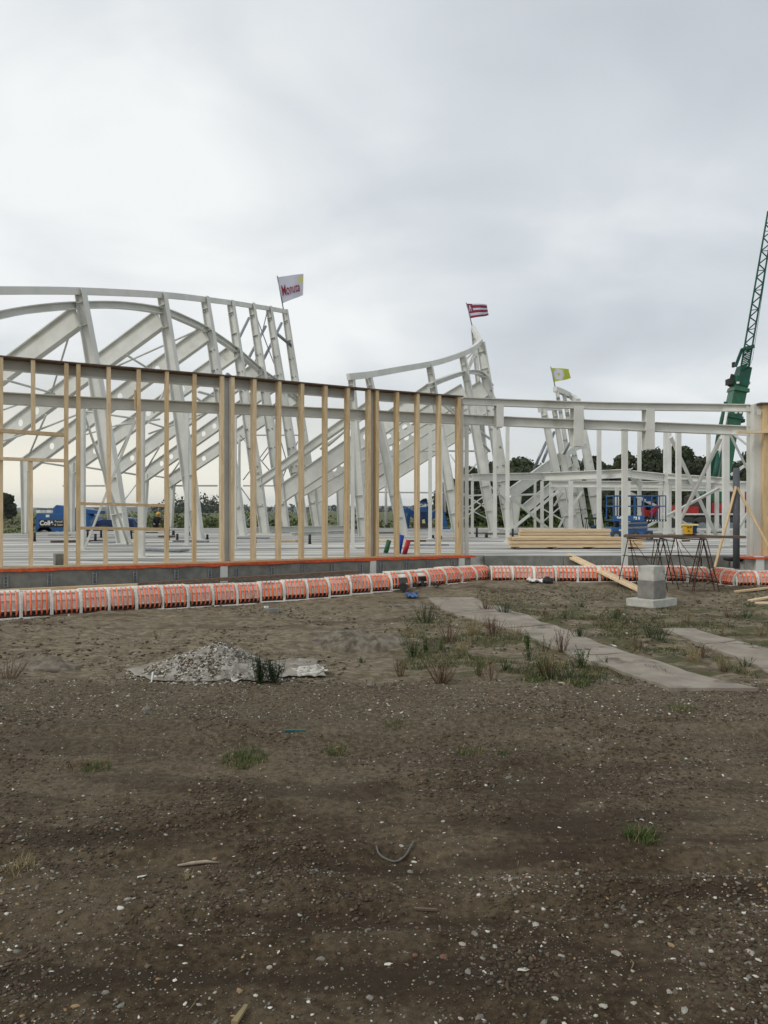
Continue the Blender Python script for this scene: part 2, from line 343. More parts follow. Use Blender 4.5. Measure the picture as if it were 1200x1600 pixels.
# ---------------------------------------------------------------- stones
def ico(sub=0, seed=0, flat=.5, jit=.25):
    bm = bmesh.new(); bmesh.ops.create_icosphere(bm, subdivisions=1+sub, radius=1); r = random.Random(seed)
    for v in bm.verts:
        k = 1+r.uniform(-jit, jit); v.co = Vector((v.co.x*k, v.co.y*k*.8, v.co.z*k*flat))
    bm.faces.ensure_lookup_table(); vs = np.array([v.co[:] for v in bm.verts]); fs = np.array([[v.index for v in f.verts] for f in bm.faces]); bm.free(); return vs, fs
PROTO = [ico(0, s, fl, .38) for s, fl in ((1, .5), (2, .28), (3, .65), (4, .35), (5, .5))]
def scatter(name, n, xyfn, sizefn, weights, label, matlist=ST):
    x, y = xyfn(n); n = len(x); z = gh(x, y); s = sizefn(n, y); k = RS.randint(0, 5, n); mi = RS.choice(len(matlist), n, p=np.array(weights)/sum(weights))
    VV = []; FF = []; MM = []; off = 0
    for p in range(5):
        idx = np.where(k == p)[0]
        if not len(idx): continue
        vs, fs = PROTO[p]; a = RS.rand(len(idx))*6.283; ca, sa = np.cos(a), np.sin(a); ss = s[idx]; asp = .6+.6*RS.rand(len(idx)); tz = (RS.rand(len(idx))-.5)*.7
        vx = vs[None, :, 0]*asp[:, None]; vy = np.broadcast_to(vs[None, :, 1], vx.shape); vz = vs[None, :, 2]+vx*tz[:, None]
        X = (vx*ca[:, None]-vy*sa[:, None])*ss[:, None]+x[idx][:, None]; Y_ = (vx*sa[:, None]+vy*ca[:, None])*ss[:, None]+y[idx][:, None]
        Z = vz*ss[:, None]+(z[idx]+ss*.12)[:, None]
        VV.append(np.stack([X, Y_, Z], 2).reshape(-1, 3)); nv = vs.shape[0]
        FF.append((fs[None]+(off+np.arange(len(idx))*nv)[:, None, None]).reshape(-1, 3)); MM.append(np.repeat(mi[idx], len(fs))); off += nv*len(idx)
    o = npmesh(name, np.concatenate(VV), np.concatenate(FF), matlist, np.concatenate(MM)); tag(o, label, 'gravel', kind='stuff'); return o
def view_xy(y0, y1, power=1.0, clump=None, thr=0.0):
    def f(n):
        u = RS.rand(n*4); y = y0*(y1/y0)**u if power == 0 else y0+(y1-y0)*u**power
        x = (RS.rand(n*4)*1.25-.625)*y*1.0
        if clump: keep = (vnoise(x*clump, y*clump, 2)+.5) > thr+RS.rand(n*4)*.35
        else: keep = np.ones(n*4, bool)
        return x[keep][:n], y[keep][:n]
    return f
scatter('gravel', 15000, view_xy(2.2, 7.1, 0, 1.3, .25), lambda n, y: .0018+.0045*RS.rand(n)**2.5*1.3, [.7, 3, 4, .5, .4, 7, 1.2], 'fine stony gravel trodden into the dark foreground soil')
scatter('gravel', 9000, view_xy(2.2, 7.2, 0), lambda n, y: .0025+.007*RS.rand(n)**3, [.5, 2.2, 3.5, .4, .4, 9, .8], 'scattered pebbles and soil crumbs over the foreground')
scatter('gravel', 8000, view_xy(5.9, 7.3, 1), lambda n, y: .005+.009*RS.rand(n)**2, [.7, 3, 4, .4, .6, 5, 1.2], 'band of coarser gravel along the far edge of the track')
scatter('soil_crumb', 16000, view_xy(2.2, 7.2, 0, 2.2, .42), lambda n, y: .004+.011*RS.rand(n)**2.2, [.05, .5, 2.0, .1, .1, 10, .15], 'dark crumbs of earth and small clods lying in patches on the track')
scatter('gravel', 5200, view_xy(2.2, 3.5, 0, 1.8, .42), lambda n, y: .003+.010*RS.rand(n)**2.2, [.6, 2.5, 4, .9, .5, 5, 1.4], 'denser mixed pebbles and chips in the nearest part of the track')
scatter('gravel', 9000, view_xy(7.0, 15.5, 1, 1.0, .3), lambda n, y: .007+.024*RS.rand(n)**3, [.12, .8, 3.5, .15, .05, 6, .5], 'loose clods of earth on the sandy strip before the formwork')
KN = ['white shell chip', 'smooth grey pebble', 'dark brown pebble', 'ochre yellow pebble', 'red brick fragment', None, 'pale grey stone']
SMESH = {}
for k, mtl in enumerate(ST):
    for v_ in range(3):
        vs, fs = ico(0, 20+k*3+v_, .18 if k == 0 else (.45 if k != 6 else .3), .32 if k == 0 else .24)
        me = bpy.data.meshes.new('stone'); me.from_pydata(vs.tolist(), [], fs.tolist()); me.materials.append(mtl); me.update(); SMESH[k, v_] = me
def stone(x, y, s, k, label, grp='loose stones on the gravel track'):
    z = float(gh(x, y)); o = bpy.data.objects.new('shell_fragment' if k == 0 else 'stone', SMESH[k, random.randrange(3)]); C.objects.link(o)
    o.location = (x, y, z+s*.12); o.scale = (s*random.uniform(.8, 1.25), s*random.uniform(.7, 1.1), s); o.rotation_euler = (random.uniform(-.2, .2), random.uniform(-.2, .2), random.uniform(0, 6.3))
    tag(o, label, 'shell' if k == 0 else 'stone', grp); return o
GL = {0: 'small white shell chip lying on the dark gravel track', 1: 'smooth grey pebble lying on the dark gravel track', 2: 'dark brown pebble half sunk in the gravel track', 3: 'ochre yellow pebble lying on the gravel track',
      4: 'small red brick fragment lying on the gravel track', 6: 'pale grey stone lying on the dark gravel track'}
for (px, py, s, k, lb) in [(377, 1388, 9, 1, 'round grey pebble below the pale stick, larger than the pebbles beside it'), (222, 1371, 11, 0, 'flat cream shell below the left end of the pale stick'),
    (795, 1209, 11, 1, 'elongated grey stone right of the centre, just above a flat patch of mud'), (117, 1568, 9, 3, 'cream wedge shaped stone near the lower left corner'), (375, 1541, 11, 3, 'orange brown crumbled stone above the splinter of wood'),
    (400, 1546, 7, 0, 'white chip right of the orange crumbled stone'), (1048, 1473, 11, 3, 'rounded ochre stone in the lower right of the track'), (1172, 1491, 13, 6, 'broad pale grey stone at the lower right edge'),
    (1184, 1502, 8, 0, 'white chip just below the broad pale grey stone'), (647, 1334, 8, 0, 'square white chip beside the right end of the bent hose'), (742, 1449, 11, 1, 'round grey cobble with a paler twin just left of it'),
    (722, 1464, 10, 6, 'pale round cobble just left of the grey cobble'), (693, 1484, 10, 4, 'flat brick red stone left below the two round cobbles'), (818, 1510, 10, 0, 'wide white shell on the lower middle of the track'),
    (838, 1434, 11, 6, 'pale angular stone pair member in the middle of the track'), (963, 1480, 14, 6, 'largest flat beige stone in the lower right of the track'), (228, 1111, 16, 1, 'flat grey brown slab of stone near the rubble mound'),
    (1070, 1573, 12, 6, 'beige broken stone at the bottom right'), (607, 1494, 9, 0, 'white chip at the bottom centre with a curved edge'), (942, 1565, 12, 6, 'pale grey stone at the bottom, right of centre'),
    (1040, 1590, 10, 1, 'grey stone on the bottom edge, right of centre'), (850, 1590, 10, 1, 'grey stone on the bottom edge beside a reddish one'), (720, 1580, 8, 6, 'pale pebble at the bottom, right of centre'), (990, 1556, 11, 6, 'cream coloured flat stone left of the bottom right corner')]:
    p = G(px, py); stone(p.x, p.y, s/1200*p.y*.75, k, lb, 'distinct stones on the track')
for i in range(230):
    u = random.random(); y = 2.35*(6.9/2.35)**(u**1.25); x = random.uniform(-.52, .52)*y
    k = random.choices([0, 1, 2, 3, 4, 6], [5, 4, 2, .8, .5, 3])[0]; stone(x, y, random.uniform(.0075, .0165)*(.75 if k == 0 else 1), k, GL[k])
# ================================================================ path of the front wall
WD = [(-120, 11.9), (0, 12.44), (350, 13.9), (578, 15.4), (718, 16.2), (760, 16.5), (1130, 16.5), (1175, 16.2), (1320, 16.2)]
TOP = [(-120, 549), (0, 559), (120, 570), (350, 589), (578, 610), (718, 621), (850, 626), (950, 629), (1175, 632), (1320, 632)]
MID = [(-120, 607), (0, 613), (120, 620), (350, 630), (570, 641), (720, 648), (850, 654), (1000, 659), (1175, 666), (1320, 671)]
BOT = [(-120, 890), (0, 888), (350, 881), (578, 874), (735, 871), (760, 868), (1140, 868), (1320, 869)]
def W(px, line, dy=0, back=0.0, dpy=0):
    Y = interp(px, WD)+back; return P(px, interp(px, line)+dpy, Y)
def tang(px):
    a = W(px-8, BOT); b = W(px+8, BOT); t = (b-a); t.z = 0; return t.normalized()
SZ = .625
# floor slab
pf = [(px, interp(px, WD)) for px in (-420, -300, -120, 0, 120, 250, 350, 450, 578, 718, 760, 1130, 1175, 1320, 1600)]
front = [((px-600)/F*Y, Y+.08) for px, Y in pf]
back = [(34, 30), (30, 43.5), (6, 44), (-12.5, 43), (-15, 36), (-17.5, 31), (-22, 27), (-26, 22)]
poly = front+back; n = len(poly)
mb = MB(); mb.add([(x, y, SZ) for x, y in poly]+[(x, y, -.3) for x, y in poly], [tuple(range(n))]+[tuple(range(2*n-1, n-1, -1))]+[(i, i+n, (i+1) % n+n, (i+1) % n) for i in range(n)])
slab = mb.build('floor_slab', M['slab']); tag(slab, kind='structure')
# foundation wall under the timber frame with its brackets
def strip(mb, line_px, zt, zb, y0, y1, x0, x1, step=20, jit=0):
    prev = None; px = x0
    while px <= x1+1e-6:
        Y = interp(px, WD); t = tang(px); nrm = Vector((t.y, -t.x, 0)); c = Vector(((px-600)/F*Y, Y, 0)); j = random.uniform(-jit, jit)
        q = [c+nrm*y1+Vector((0, 0, zb+j)), c+nrm*y0+Vector((0, 0, zb+j)), c+nrm*y0+Vector((0, 0, zt)), c+nrm*y1+Vector((0, 0, zt))]
        if prev: mb.hexa(prev+q)
        prev = q; px += step
fw = thing('foundation_wall', (0, 15, 0), 'grey concrete foundation wall under the timber frame, with metal brackets along its face', 'foundation')
mb = MB(); strip(mb, None, SZ-.004, -.2, -.06, .13, -120, 730, 25); mb.build('wall', M['conc'], fw)
for px in (9, 77, 147, 210, 274, 326, 366, 421, 469, 515, 559, 592, 632, 665, 702):
    Y = interp(px, WD); t = tang(px); nr = Vector((t.y, -t.x, 0)); c = Vector(((px-600)/F*Y, Y, SZ-.16))+nr*.14
    mb = MB(); rz = math.atan2(t.y, t.x)
    for o_ in (-.028, .028): mb.box(c+t*o_, .018, .03, .2, rz)
    for k in range(4): mb.box(c+Vector((0, 0, -.09+k*.055)), .045, .012, .012, rz)
    mb.build('wall_bracket', M['galv'], fw)
for px in (347, 578, 716):
    Y = interp(px, WD); t = tang(px); nr = Vector((t.y, -t.x, 0)); c = Vector(((px-600)/F*Y, Y, SZ-.17))+nr*.10
    mb = MB(); mb.box(c, .13, .12, .30, math.atan2(t.y, t.x)); mb.build('column_foot', M['steel'], fw)
fw2 = thing('foundation_edge', (5, 16.5, 0), 'bare concrete edge of the floor slab behind the trestles, right of the timber wall', 'foundation')
mb = MB()
for a, b in ((738, 757), (757, 880), (880, 975), (977, 1095), (1097, 1139)):
    q = []
    for px in (a+.4, b-.4):
        Y = 16.46 if px > 757 else 16.6; x = (px-600)/F*Y; q.append([(x, Y, .30), (x, Y+.1, .30), (x, Y+.1, SZ+.004), (x, Y, SZ+.004)])
    mb.hexa(q[0]+q[1])
mb.box(((975-600)/F*16.2, 16.15, .33), 8.6, .8, .07); mb.build('edge_block', M['conc'], fw2)
fw3 = thing('foundation_wall', (8.5, 16, 0), 'short concrete foundation wall with orange flashing below the steel column at the right edge', 'foundation')
mb = MB(); mb.box(((1270-600)/F*16.1, 16.05, .38), 3.0, .2, .44); mb.build('wall', M['conc_l'], fw3)
mb = MB(); mb.box(((1270-600)/F*16.1, 15.99, SZ+.0), 3.3, .34, .03); mb.build('flashing', M['orange'], fw3)
mb = MB(); mb.box(P(1186, 880, 15.9), .17, .1, .30); mb.build('column_foot', M['steel'], fw3)
# timber stud wall
tw = thing('timber_wall', W(300, BOT), 'curved timber stud wall frame on an orange strip, with two window openings', 'wall frame')
def stud(px, y0=None, y1=None, wd=.066, dp=.14, off=.02, parent=tw, m='wood'):
    Y = interp(px, WD); t = tang(px); nr = Vector((t.y, -t.x, 0))
    a = P(px, interp(px, TOP) if y0 is None else y0, Y)+nr*off; b = P(px, interp(px, BOT)-2 if y1 is None else y1, Y)+nr*off
    a.x += random.uniform(-.008, .008); mb = MB(); mb.bar(b, a, wd, dp, up=nr); return mb.build('stud', M[m], parent)
for px in (1, 103, 122, 260, 303, 346, 361, 395, 434, 470, 507, 541, 574, 587, 619, 651, 684, 715): stud(px)
for px in (-40, -85): stud(px)
stud(52, None, 674); stud(48, 720, None); stud(170, None, 785); stud(216, None, 785); stud(165, 828, None); stud(212, 828, None)
stud(211, 610, 640, .03, .05)
def rail(px0, py0, px1, py1, h=.06, dp=.13, nm='rail', par=tw, m='woodh', off=.02):
    a = P(px0, py0, interp(px0, WD)); b = P(px1, py1, interp(px1, WD)); t = tang((px0+px1)/2); nr = Vector((t.y, -t.x, 0))
    mb = MB(); mb.bar(a+nr*off, b+nr*off, dp, h); return mb.build(nm, M[m], par)
rail(-120, 665, 101, 680); rail(-120, 713, 101, 720, .05); rail(124, 787, 257, 790, .05); rail(124, 825, 257, 827, .05)
mb = MB(); strip(mb, None, SZ+.062, SZ+.034, -.06, .12, -120, 722, 21); mb.build('sole_plate', M['woodh'], tw)
mb = MB(); strip(mb, None, SZ+.030, SZ-.012, -.08, .165, -120, 737, 10.71, .010); mb.build('flashing', M['orange'], tw)
mb = MB(); strip_pts = [W(px, TOP, back=.02) for px in range(-120, 721, 24)]
for a, b in zip(strip_pts, strip_pts[1:]): mb.bar(a+Vector((0, 0, .008)), b+Vector((0, 0, .008)), .26, .022)
mb.build('top_plate', M['wood_dark'], tw)
# steel edge beams along the curve (front frame)
ff = thing('steel_canopy_frame', (1, 16.5, SZ), 'pale steel edge frame: two long beams on thin posts along the front of the building', 'steel frame')
def runbeam(line, x0, x1, step, h, b, back, nm, m='steel', dpy=0):
    mb = MB(); px = x0
    pts = []
    while px <= x1: pts.append(W(px, line, back=back, dpy=dpy)); px += step
    for a, c in zip(pts, pts[1:]): mb.ibeam(a-Vector((0, 0, h/2)), c-Vector((0, 0, h/2)), h, b, (0, 0, 1), t=.016)
    return mb.build(nm, M[m], ff)
runbeam(TOP, -120, 344, 23.2, .20, .12, .16, 'top_beam'); runbeam(TOP, 359, 575, 21.6, .20, .12, .16, 'top_beam'); runbeam(TOP, 586, 716, 21.6, .20, .12, .16, 'top_beam')
runbeam(TOP, 722, 1172, 45, .155, .15, .05, 'top_beam'); runbeam(TOP, 1195, 1320, 45, .155, .15, .05, 'top_beam')
runbeam(MID, -120, 344, 23.2, .19, .18, .20, 'lower_beam'); runbeam(MID, 362, 571, 20.9, .19, .18, .20, 'lower_beam'); runbeam(MID, 588, 777, 21, .20, .2, .20, 'lower_beam')
runbeam(MID, 787, 897, 22, .20, .2, .14, 'lower_beam'); runbeam(MID, 912, 1010, 24.5, .2, .2, .12, 'lower_beam'); runbeam(MID, 1023, 1173, 30, .2, .2, .10, 'lower_beam')
for px, hw in ((353.5, 5), (580.5, 4)):    # steel columns between paired studs
    Y = interp(px, WD)+.06; mb = MB(); mb.ibeam(P(px, interp(px, BOT), Y), P(px, interp(px, TOP)+1, Y), .13, .2, (1, .35, 0)); mb.build('column', M['steel'], ff)
mb = MB(); mb.box(P(721.5, 745, 16.35), .07, .12, 3.4); mb.build('column', M['steel'], ff)
for x0, x1, yt, yb, Y in ((776, 787, 632, 667, 16.42), (897, 912, 634, 697, 16.45), (1010, 1023, 638, 702, 16.45)):   # hangers
    mb = MB(); a = P((x0+x1)/2, yt, Y); b = P((x0+x1)/2, yb, Y); wd = (x1-x0)/F*Y
    mb.box((a+b)/2, wd, .02, a.z-b.z); mb.box((a+b)/2+Vector((-wd*.36, .10, 0)), .02, .18, a.z-b.z); mb.box((a+b)/2+Vector((-wd*.1, .20, 0)), wd*1.15, .02, a.z-b.z)
    mb.build('hanger', M['steel'], ff)
def post(par, px, yt, yb, w_px, Y, m='steel', pz=None, nm='post'):
    a = P(px, yt, Y); z0 = SZ if pz is None else pz; wd = w_px/F*Y
    mb = MB(); c = Vector((a.x, a.y, (a.z+z0)/2)); mb.box(c, wd, wd, a.z-z0); mb.box((a.x, a.y, z0+.012), wd*1.9, wd*1.9, .024); mb.box((a.x, a.y, a.z-.01), wd*1.5, wd*1.5, .02)
    return mb.build(nm, M[m], par)
for px, yt, wp, Y in ((128, 634, 9, 19.4), (221, 639, 9, 16.2), (292, 642, 6, 21.6), (366, 640, 7, 19.4), (551, 656, 6, 19.7), (672, 662, 5.5, 26.5), (793, 662, 5.5, 24), (773, 664, 5, 27.5),
                      (936, 668, 6, 30), (999, 670, 5, 31), (1040, 672, 5.5, 30), (1046.5, 672, 4, 33), (1060, 673, 7, 19.6), (1107, 676, 5, 31), (1134, 677, 8.5, 21), (689, 664, 5, 30)):
    post(ff, px, yt, None, wp, Y)
post(ff, 729, 663, None, 6, 16.35, pz=.39); post(ff, 976, 670, None, 8, 16.2, pz=.37)
def line(mb, a, b, w_px, Y=None):
    pa, pb = P(*a), P(*b); wd = w_px/F*(a[2]+b[2])/2; mb.bar(pa, pb, wd, wd*.7, up=(0, 1, 0))
for a, b, w_ in (((130, 643, 19.5), (200, 850, 22), 3.2), ((212, 655, 18), (131, 860, 19.3), 3.2), ((1048, 683, 27), (1119, 837, 30), 4.5), ((1127, 683, 22), (1052, 835, 30), 5),
                 ((1125, 762, 26), (1042, 806, 30), 4), ((1048, 805, 30), (1103, 836, 31), 4), ((1140, 677, 21), (1172, 742, 22), 3), ((1144, 677, 22), (1171, 698, 22), 3), ((1172, 795, 25), (1152, 830, 26), 4),
                 ((1195, 765, 26), (1230, 810, 27), 4), ((1194, 700, 25), (1230, 670, 26), 3.5), ((1172, 722, 26), (1142, 742, 26), 4)):
    mb = MB(); line(mb, a, b, w_); mb.build('brace', M['steel'], ff)
# big right-hand column
mb = MB(); a = P(1183, 632, 16.15); mb.box((a.x, 16.08, (a.z+SZ)/2), .20, .015, a.z-SZ); mb.box((a.x-.095, 16.17, (a.z+SZ)/2), .014, .17, a.z-SZ); mb.box((a.x-.05, 16.26, (a.z+SZ)/2), .24, .015, a.z-SZ)
mb.box(P(1186, 644, 16.0), .07, .02, .11); mb.build('column', M['steel'], ff)
tw2 = thing('timber_wall', P(1196, 868, 16.1), 'end of a second timber wall frame at the right edge, with propped braces', 'wall frame')
mb = MB(); a = P(1195, 632, 16.02); b = P(1195, 868, 16.02); mb.bar(b, a, .1, .14, up=(0, 1, 0)); mb.build('stud', M['wood'], tw2)
mb = MB(); a = P(1236, 632, 16.02); b = P(1236, 868, 16.02); mb.bar(b, a, .09, .14, up=(0, 1, 0)); mb.build('stud', M['wood'], tw2)
mb = MB(); mb.bar(P(1152, 675, 15.9), P(1300, 675, 15.9), .1, .05); mb.build('rail', M['woodh'], tw2)
mb = MB(); mb.bar(P(1184, 631, 16.0), P(1320, 631, 16.0), .22, .03); mb.build('top_plate', M['wood_dark'], tw2)
mb = MB(); mb.bar(P(1152, 762, 15.75), P(1203, 858, 15.6), .04, .045); mb.build('brace', M['wood'], tw2)
pp = thing('drain_pipe', P(1150, 888, 15.8), 'tall dark grey upright pipe with a slanting timber prop, left of the right column', 'pipe')
a = P(1150.5, 888, 15.8); b = P(1150.5, 731, 15.8); mb = MB(); mb.tube([a, b], .065, 16); mb.build('pipe', mat('grey_pvc', (.10, .105, .115), (.075, .08, .09), .5, 6), pp, True)
mb = MB(); mb.bar(P(1150, 760, 15.7), P(1117, 886, 16.0), .04, .045); mb.build('prop', M['wood'], pp)
for px in (1143, 1157):
    c = P(px, 874, 16.05); mb = MB(); mb.tube([c+Vector((0, -.02, 0)), c+Vector((0, .3, 0))], .045, 14); tag(mb.build('pipe_end', M['black'], None, True), 'round black pipe end in the wall %s of the tall grey pipe' % ('left' if px < 1150 else 'right'), 'pipe')
# ================================================================ leaning steel halls
def catmull(pts, n=6):
    out_ = []; q = [pts[0]*2-pts[1]]+pts+[pts[-1]*2-pts[-2]]
    for i in range(1, len(q)-2):
        for k in range(n):
            t = k/n; a, b, c, d = q[i-1:i+3]; out_.append(.5*((2*b)+(c-a)*t+(2*a-5*b+4*c-d)*t*t+(3*b-a-3*c+d)*t**3))
    out_.append(pts[-1]); return out_
DAX = (-.92, .38, 0)
def lean_col(par, top, base, wt, wm, wb, Y, Yt=None, cleats=0, fl=.2, kn=.74):
    a = P(top[0], top[1], Yt or Y); b = P(base[0], base[1], Y); b.z = SZ; k = a.lerp(b, kn)
    mb = MB(); mb.ibeam(a, k, wt, fl, DAX, wm, t=.025, tw=.02); mb.ibeam(k, b, wm, fl, DAX, wb, t=.025, tw=.02)
    mb.box(b+Vector((0, 0, .015)), wb*1.3, .34, .03)
    ax = (b-a).normalized(); d = Vector(DAX); d = (d-ax*d.dot(ax)).normalized(); wv = ax.cross(d)
    if wv.y > 0: wv = -wv
    for t in (.05, .14, kn, .88):
        c = a.lerp(b, t); wd = wt+(wm-wt)*min(1, t/kn)
        mb.bar(c-d*wd*.48+wv*.05, c+d*wd*.48+wv*.05, .1, .018)
    mb.cm = 1
    for i in range(cleats):
        t = .06+i*(.90/cleats); c = a.lerp(b, t); wd = wt+(wm-wt)*t
        for sgn in (-1, 1): mb.bar(c+d*sgn*wd*.30+wv*.012, c+d*sgn*wd*.30+wv*.07, .09, .05)
    return mb.build('column', [M['steel'], M['galv']], par)
def rafter(par, a, b, h, holes=(), hr=.14, fl=.22, h2=None):
    mb = MB(); mb.ibeam(P(*a), P(*b), h, fl, (0, 0, 1), h2, t=.03, holes=holes, hr=hr, tw=.02); return mb.build('rafter', M['steel'], par)
def curved(par, pts, wd, h, nm, I=False, n=5):
    c = catmull([P(*p) for p in pts], n); mb = MB()
    for a, b in zip(c, c[1:]):
        e_ = (b-a)*.004
        if I: mb.ibeam(a, b+e_, h, wd, (0, 0, 1), t=.03)
        else: mb.bar(a, b+e_, wd, h)
    return mb.build(nm, M['steel'], par)
def rods(par, lst, nm='brace', m='steel2', r=.5):
    for a, b, w_ in lst:
        mb = MB(); pa, pb = P(*a), P(*b); mb.tube([pa, pb], w_/F*(a[2]+b[2])/4, 8); mb.build(nm, M[m], par, True)
hA = thing('steel_hall', (-9, 31, SZ), 'largest pale steel hall skeleton at left, leaning columns under two sweeping curved beams', 'steel frame')
DA = [22.4, 26, 29.5, 33, 36, 38.5, 41]
TA = [(125, 453), (253, 458), (320, 464), (360, 470), (393, 474), (420, 479), (445, 484)]
BA = [(194, 850), (310, 843), (378, 838), (414, 833), (447, 830), (476, 828), (495, 826)]
for i in range(7): lean_col(hA, TA[i], BA[i], .29, .50, .38, DA[i], cleats=0 if i < 2 else 11)
curved(hA, [(-190, 470, 17.5), (-90, 455, 18.6), (0, 454, 20), (125, 455, 22.4), (253, 461, 26), (320, 468, 29.5), (360, 473, 33), (393, 478, 36), (420, 482, 38.5), (448, 487, 41)], .16, .20, 'ring_beam')
curved(hA, [(-190, 560, 17.5), (-80, 515, 19), (0, 492, 20.3), (60, 482, 21.4), (125, 477, 22.6), (190, 477, 24.3), (253, 486, 26.1), (290, 500, 27.8), (322, 516, 29.6), (368, 547, 33), (404, 577, 36), (436, 600, 38.5), (462, 622, 41)], .24, .22, 'ring_beam', True, 4)
RA = [((122, 495, 22.4), (-150, 696, 26), (.55, .62)), ((250, 499, 26), (-45, 718, 30), (.62, .71)), ((322, 521, 29.5), (40, 727, 33), (.25, .35, .45, .76, .84)),
      ((370, 547, 33), (110, 732, 36), (.31, .40, .51, .77, .84)), ((405, 575, 36), (178, 736, 39), (.42, .5, .79, .865)), ((435, 595, 38.5), (223, 745, 42), (.45, .53, .775, .85)), ((460, 622, 41), (262, 754, 44), (.7, .78))]
for a, b, h in RA: rafter(hA, a, b, .68, h)
rods(hA, [((108, 524, 23), (80, 615, 26), 3), ((10, 594, 23), (85, 615, 27), 3.5), ((72, 648, 28), (45, 712, 31), 3), ((0, 642, 27), (40, 628, 28), 3), ((60, 672, 29), (120, 648, 30), 3), ((0, 690, 28), (60, 672, 29), 3),
          ((195, 553, 25), (235, 578, 28), 3.5), ((183, 572, 28), (318, 512, 29), 3), ((240, 645, 30), (262, 600, 31), 2.8), ((180, 665, 31), (250, 655, 32), 3), ((130, 680, 33), (215, 655, 33), 2.5),
          ((130, 642, 30), (210, 654, 31), 3), ((180, 722, 35), (200, 680, 34), 2.6), ((135, 730, 37), (165, 735, 38), 3), ((62, 722, 35), (100, 728, 36), 3), ((192, 738, 40), (215, 742, 41), 3), ((225, 740, 40), (250, 697, 37), 2.5), ((265, 745, 42), (287, 712, 40), 2.5),
          ((232, 660, 34), (256, 668, 35), 3), ((238, 743, 43), (262, 747, 44), 2.5), ((305, 620, 33), (330, 640, 34), 4), ((310, 612, 33), (345, 622, 36), 4), ((232, 678, 35), (345, 636, 37), 2.6)])
for a, b, Y, w_ in (((40, 716), (40, 833), 33, .45), ((111, 722), (111, 830), 36, .42), ((173, 728), (174, 828), 39, .5), ((226, 740), (223, 826), 42, .5), ((268, 752), (266, 825), 44, .45)):
    pa = P(a[0], a[1], Y); pb = P(b[0], b[1], Y); pb.z = SZ; mb = MB(); mb.ibeam(pa, pb, w_, .2, DAX, w_*.62); mb.build('inner_column', M['steel2'], hA)
rods(hA, [((98, 759, 40), (176, 759, 42), 2.5), ((262, 759, 44), (340, 759, 44), 2.5), ((380, 759, 44), (470, 759, 44), 2.2), ((400, 680, 40), (470, 680, 41), 2.2), ((188, 790, 36), (212, 758, 38), 2), ((186, 778, 36), (215, 818, 38), 2), ((374, 685, 41), (374, 826, 42), 4)])
rods(hA, [((389, 497, 39), (358, 560, 35), 4.5), ((415, 510, 40), (375, 585, 37), 4.5), ((440, 505, 42), (405, 575, 38), 4.5), ((398, 488, 37), (440, 600, 41), 1.6), ((418, 485, 38), (395, 580, 37), 1.6), ((431, 520, 40), (455, 540, 41), 5),
          ((375, 680, 40), (425, 740, 40), 1.6), ((425, 690, 41), (380, 750, 41), 1.6), ((410, 720, 40), (432, 690, 40), 1.6), ((436, 680, 40), (455, 745, 41), 1.6), ((375, 760, 42), (425, 830, 42), 1.8), ((465, 690, 41), (440, 750, 41), 1.6), ((443, 780, 41), (462, 755, 41), 1.8), ((420, 800, 41), (445, 830, 42), 2.5), ((462, 800, 41), (482, 827, 42), 2.5), ((380, 820, 36), (400, 800, 36), 2.5)], 'tie_rod', 'galv')
rods(hA, [((365, 600, 34), (352, 632, 34), 5), ((355, 585, 34), (372, 598, 35), 6)], 'strut', 'galv')
hB = thing('steel_hall', (2, 35, SZ), 'middle steel hall skeleton whose top beam rises to the striped flag', 'steel frame')
lean_col(hB, (549, 589), (567, 836), .22, .36, .28, 28.8); lean_col(hB, (576, 590), (631, 838), .24, .40, .34, 29.4)
lean_col(hB, (671, 571), (714, 832), .26, .42, .34, 33); lean_col(hB, (723, 557), (771, 830), .30, .46, .36, 36); lean_col(hB, (751, 535), (797, 827), .42, .62, .46, 39, cleats=9)
lean_col(hB, (739, 513), (768, 824), .20, .30, .3, 43, cleats=0)
curved(hB, [(544, 589, 28.6), (580, 585, 29.4), (625, 577, 31), (671, 569, 33), (697, 562, 34.4), (722, 553, 36), (740, 544, 37.6), (751, 534, 39)], .18, .24, 'ring_beam', n=3)
mb = MB(); mb.bar(P(751, 534, 39), P(739, 512, 43), .2, .25); mb.build('ring_beam', M['steel'], hB)
curved(hB, [(670, 603, 32.6), (690, 594, 33.6), (723, 583, 36), (746, 582, 38), (760, 592, 39.5), (768, 605, 41)], .24, .2, 'ring_beam', True, 4)
rafter(hB, (582, 630, 29.5), (404, 755, 33), .34); rafter(hB, (677, 611, 33), (438, 773, 36), .80, (.35, .42))
rafter(hB, (727, 612, 36), (465, 766, 38.5), .84, (.30, .345, .39, .44, .72, .77)); rafter(hB, (757, 606, 39), (487, 778, 41), .88, (.40, .44, .49, .535)); rafter(hB, (775, 622, 42), (532, 766, 44), .9, ()); rafter(hB, (770, 642, 44), (560, 775, 47), .8)
mb = MB(); mb.ibeam(P(532, 755, 44), P(533, 825, 44), .5, .2, DAX, .34); mb.build('inner_column', M['steel2'], hB)
mb = MB(); mb.ibeam(P(500, 775, 44), P(500, 825, 44), .5, .2, DAX, .34); mb.build('inner_column', M['steel2'], hB)
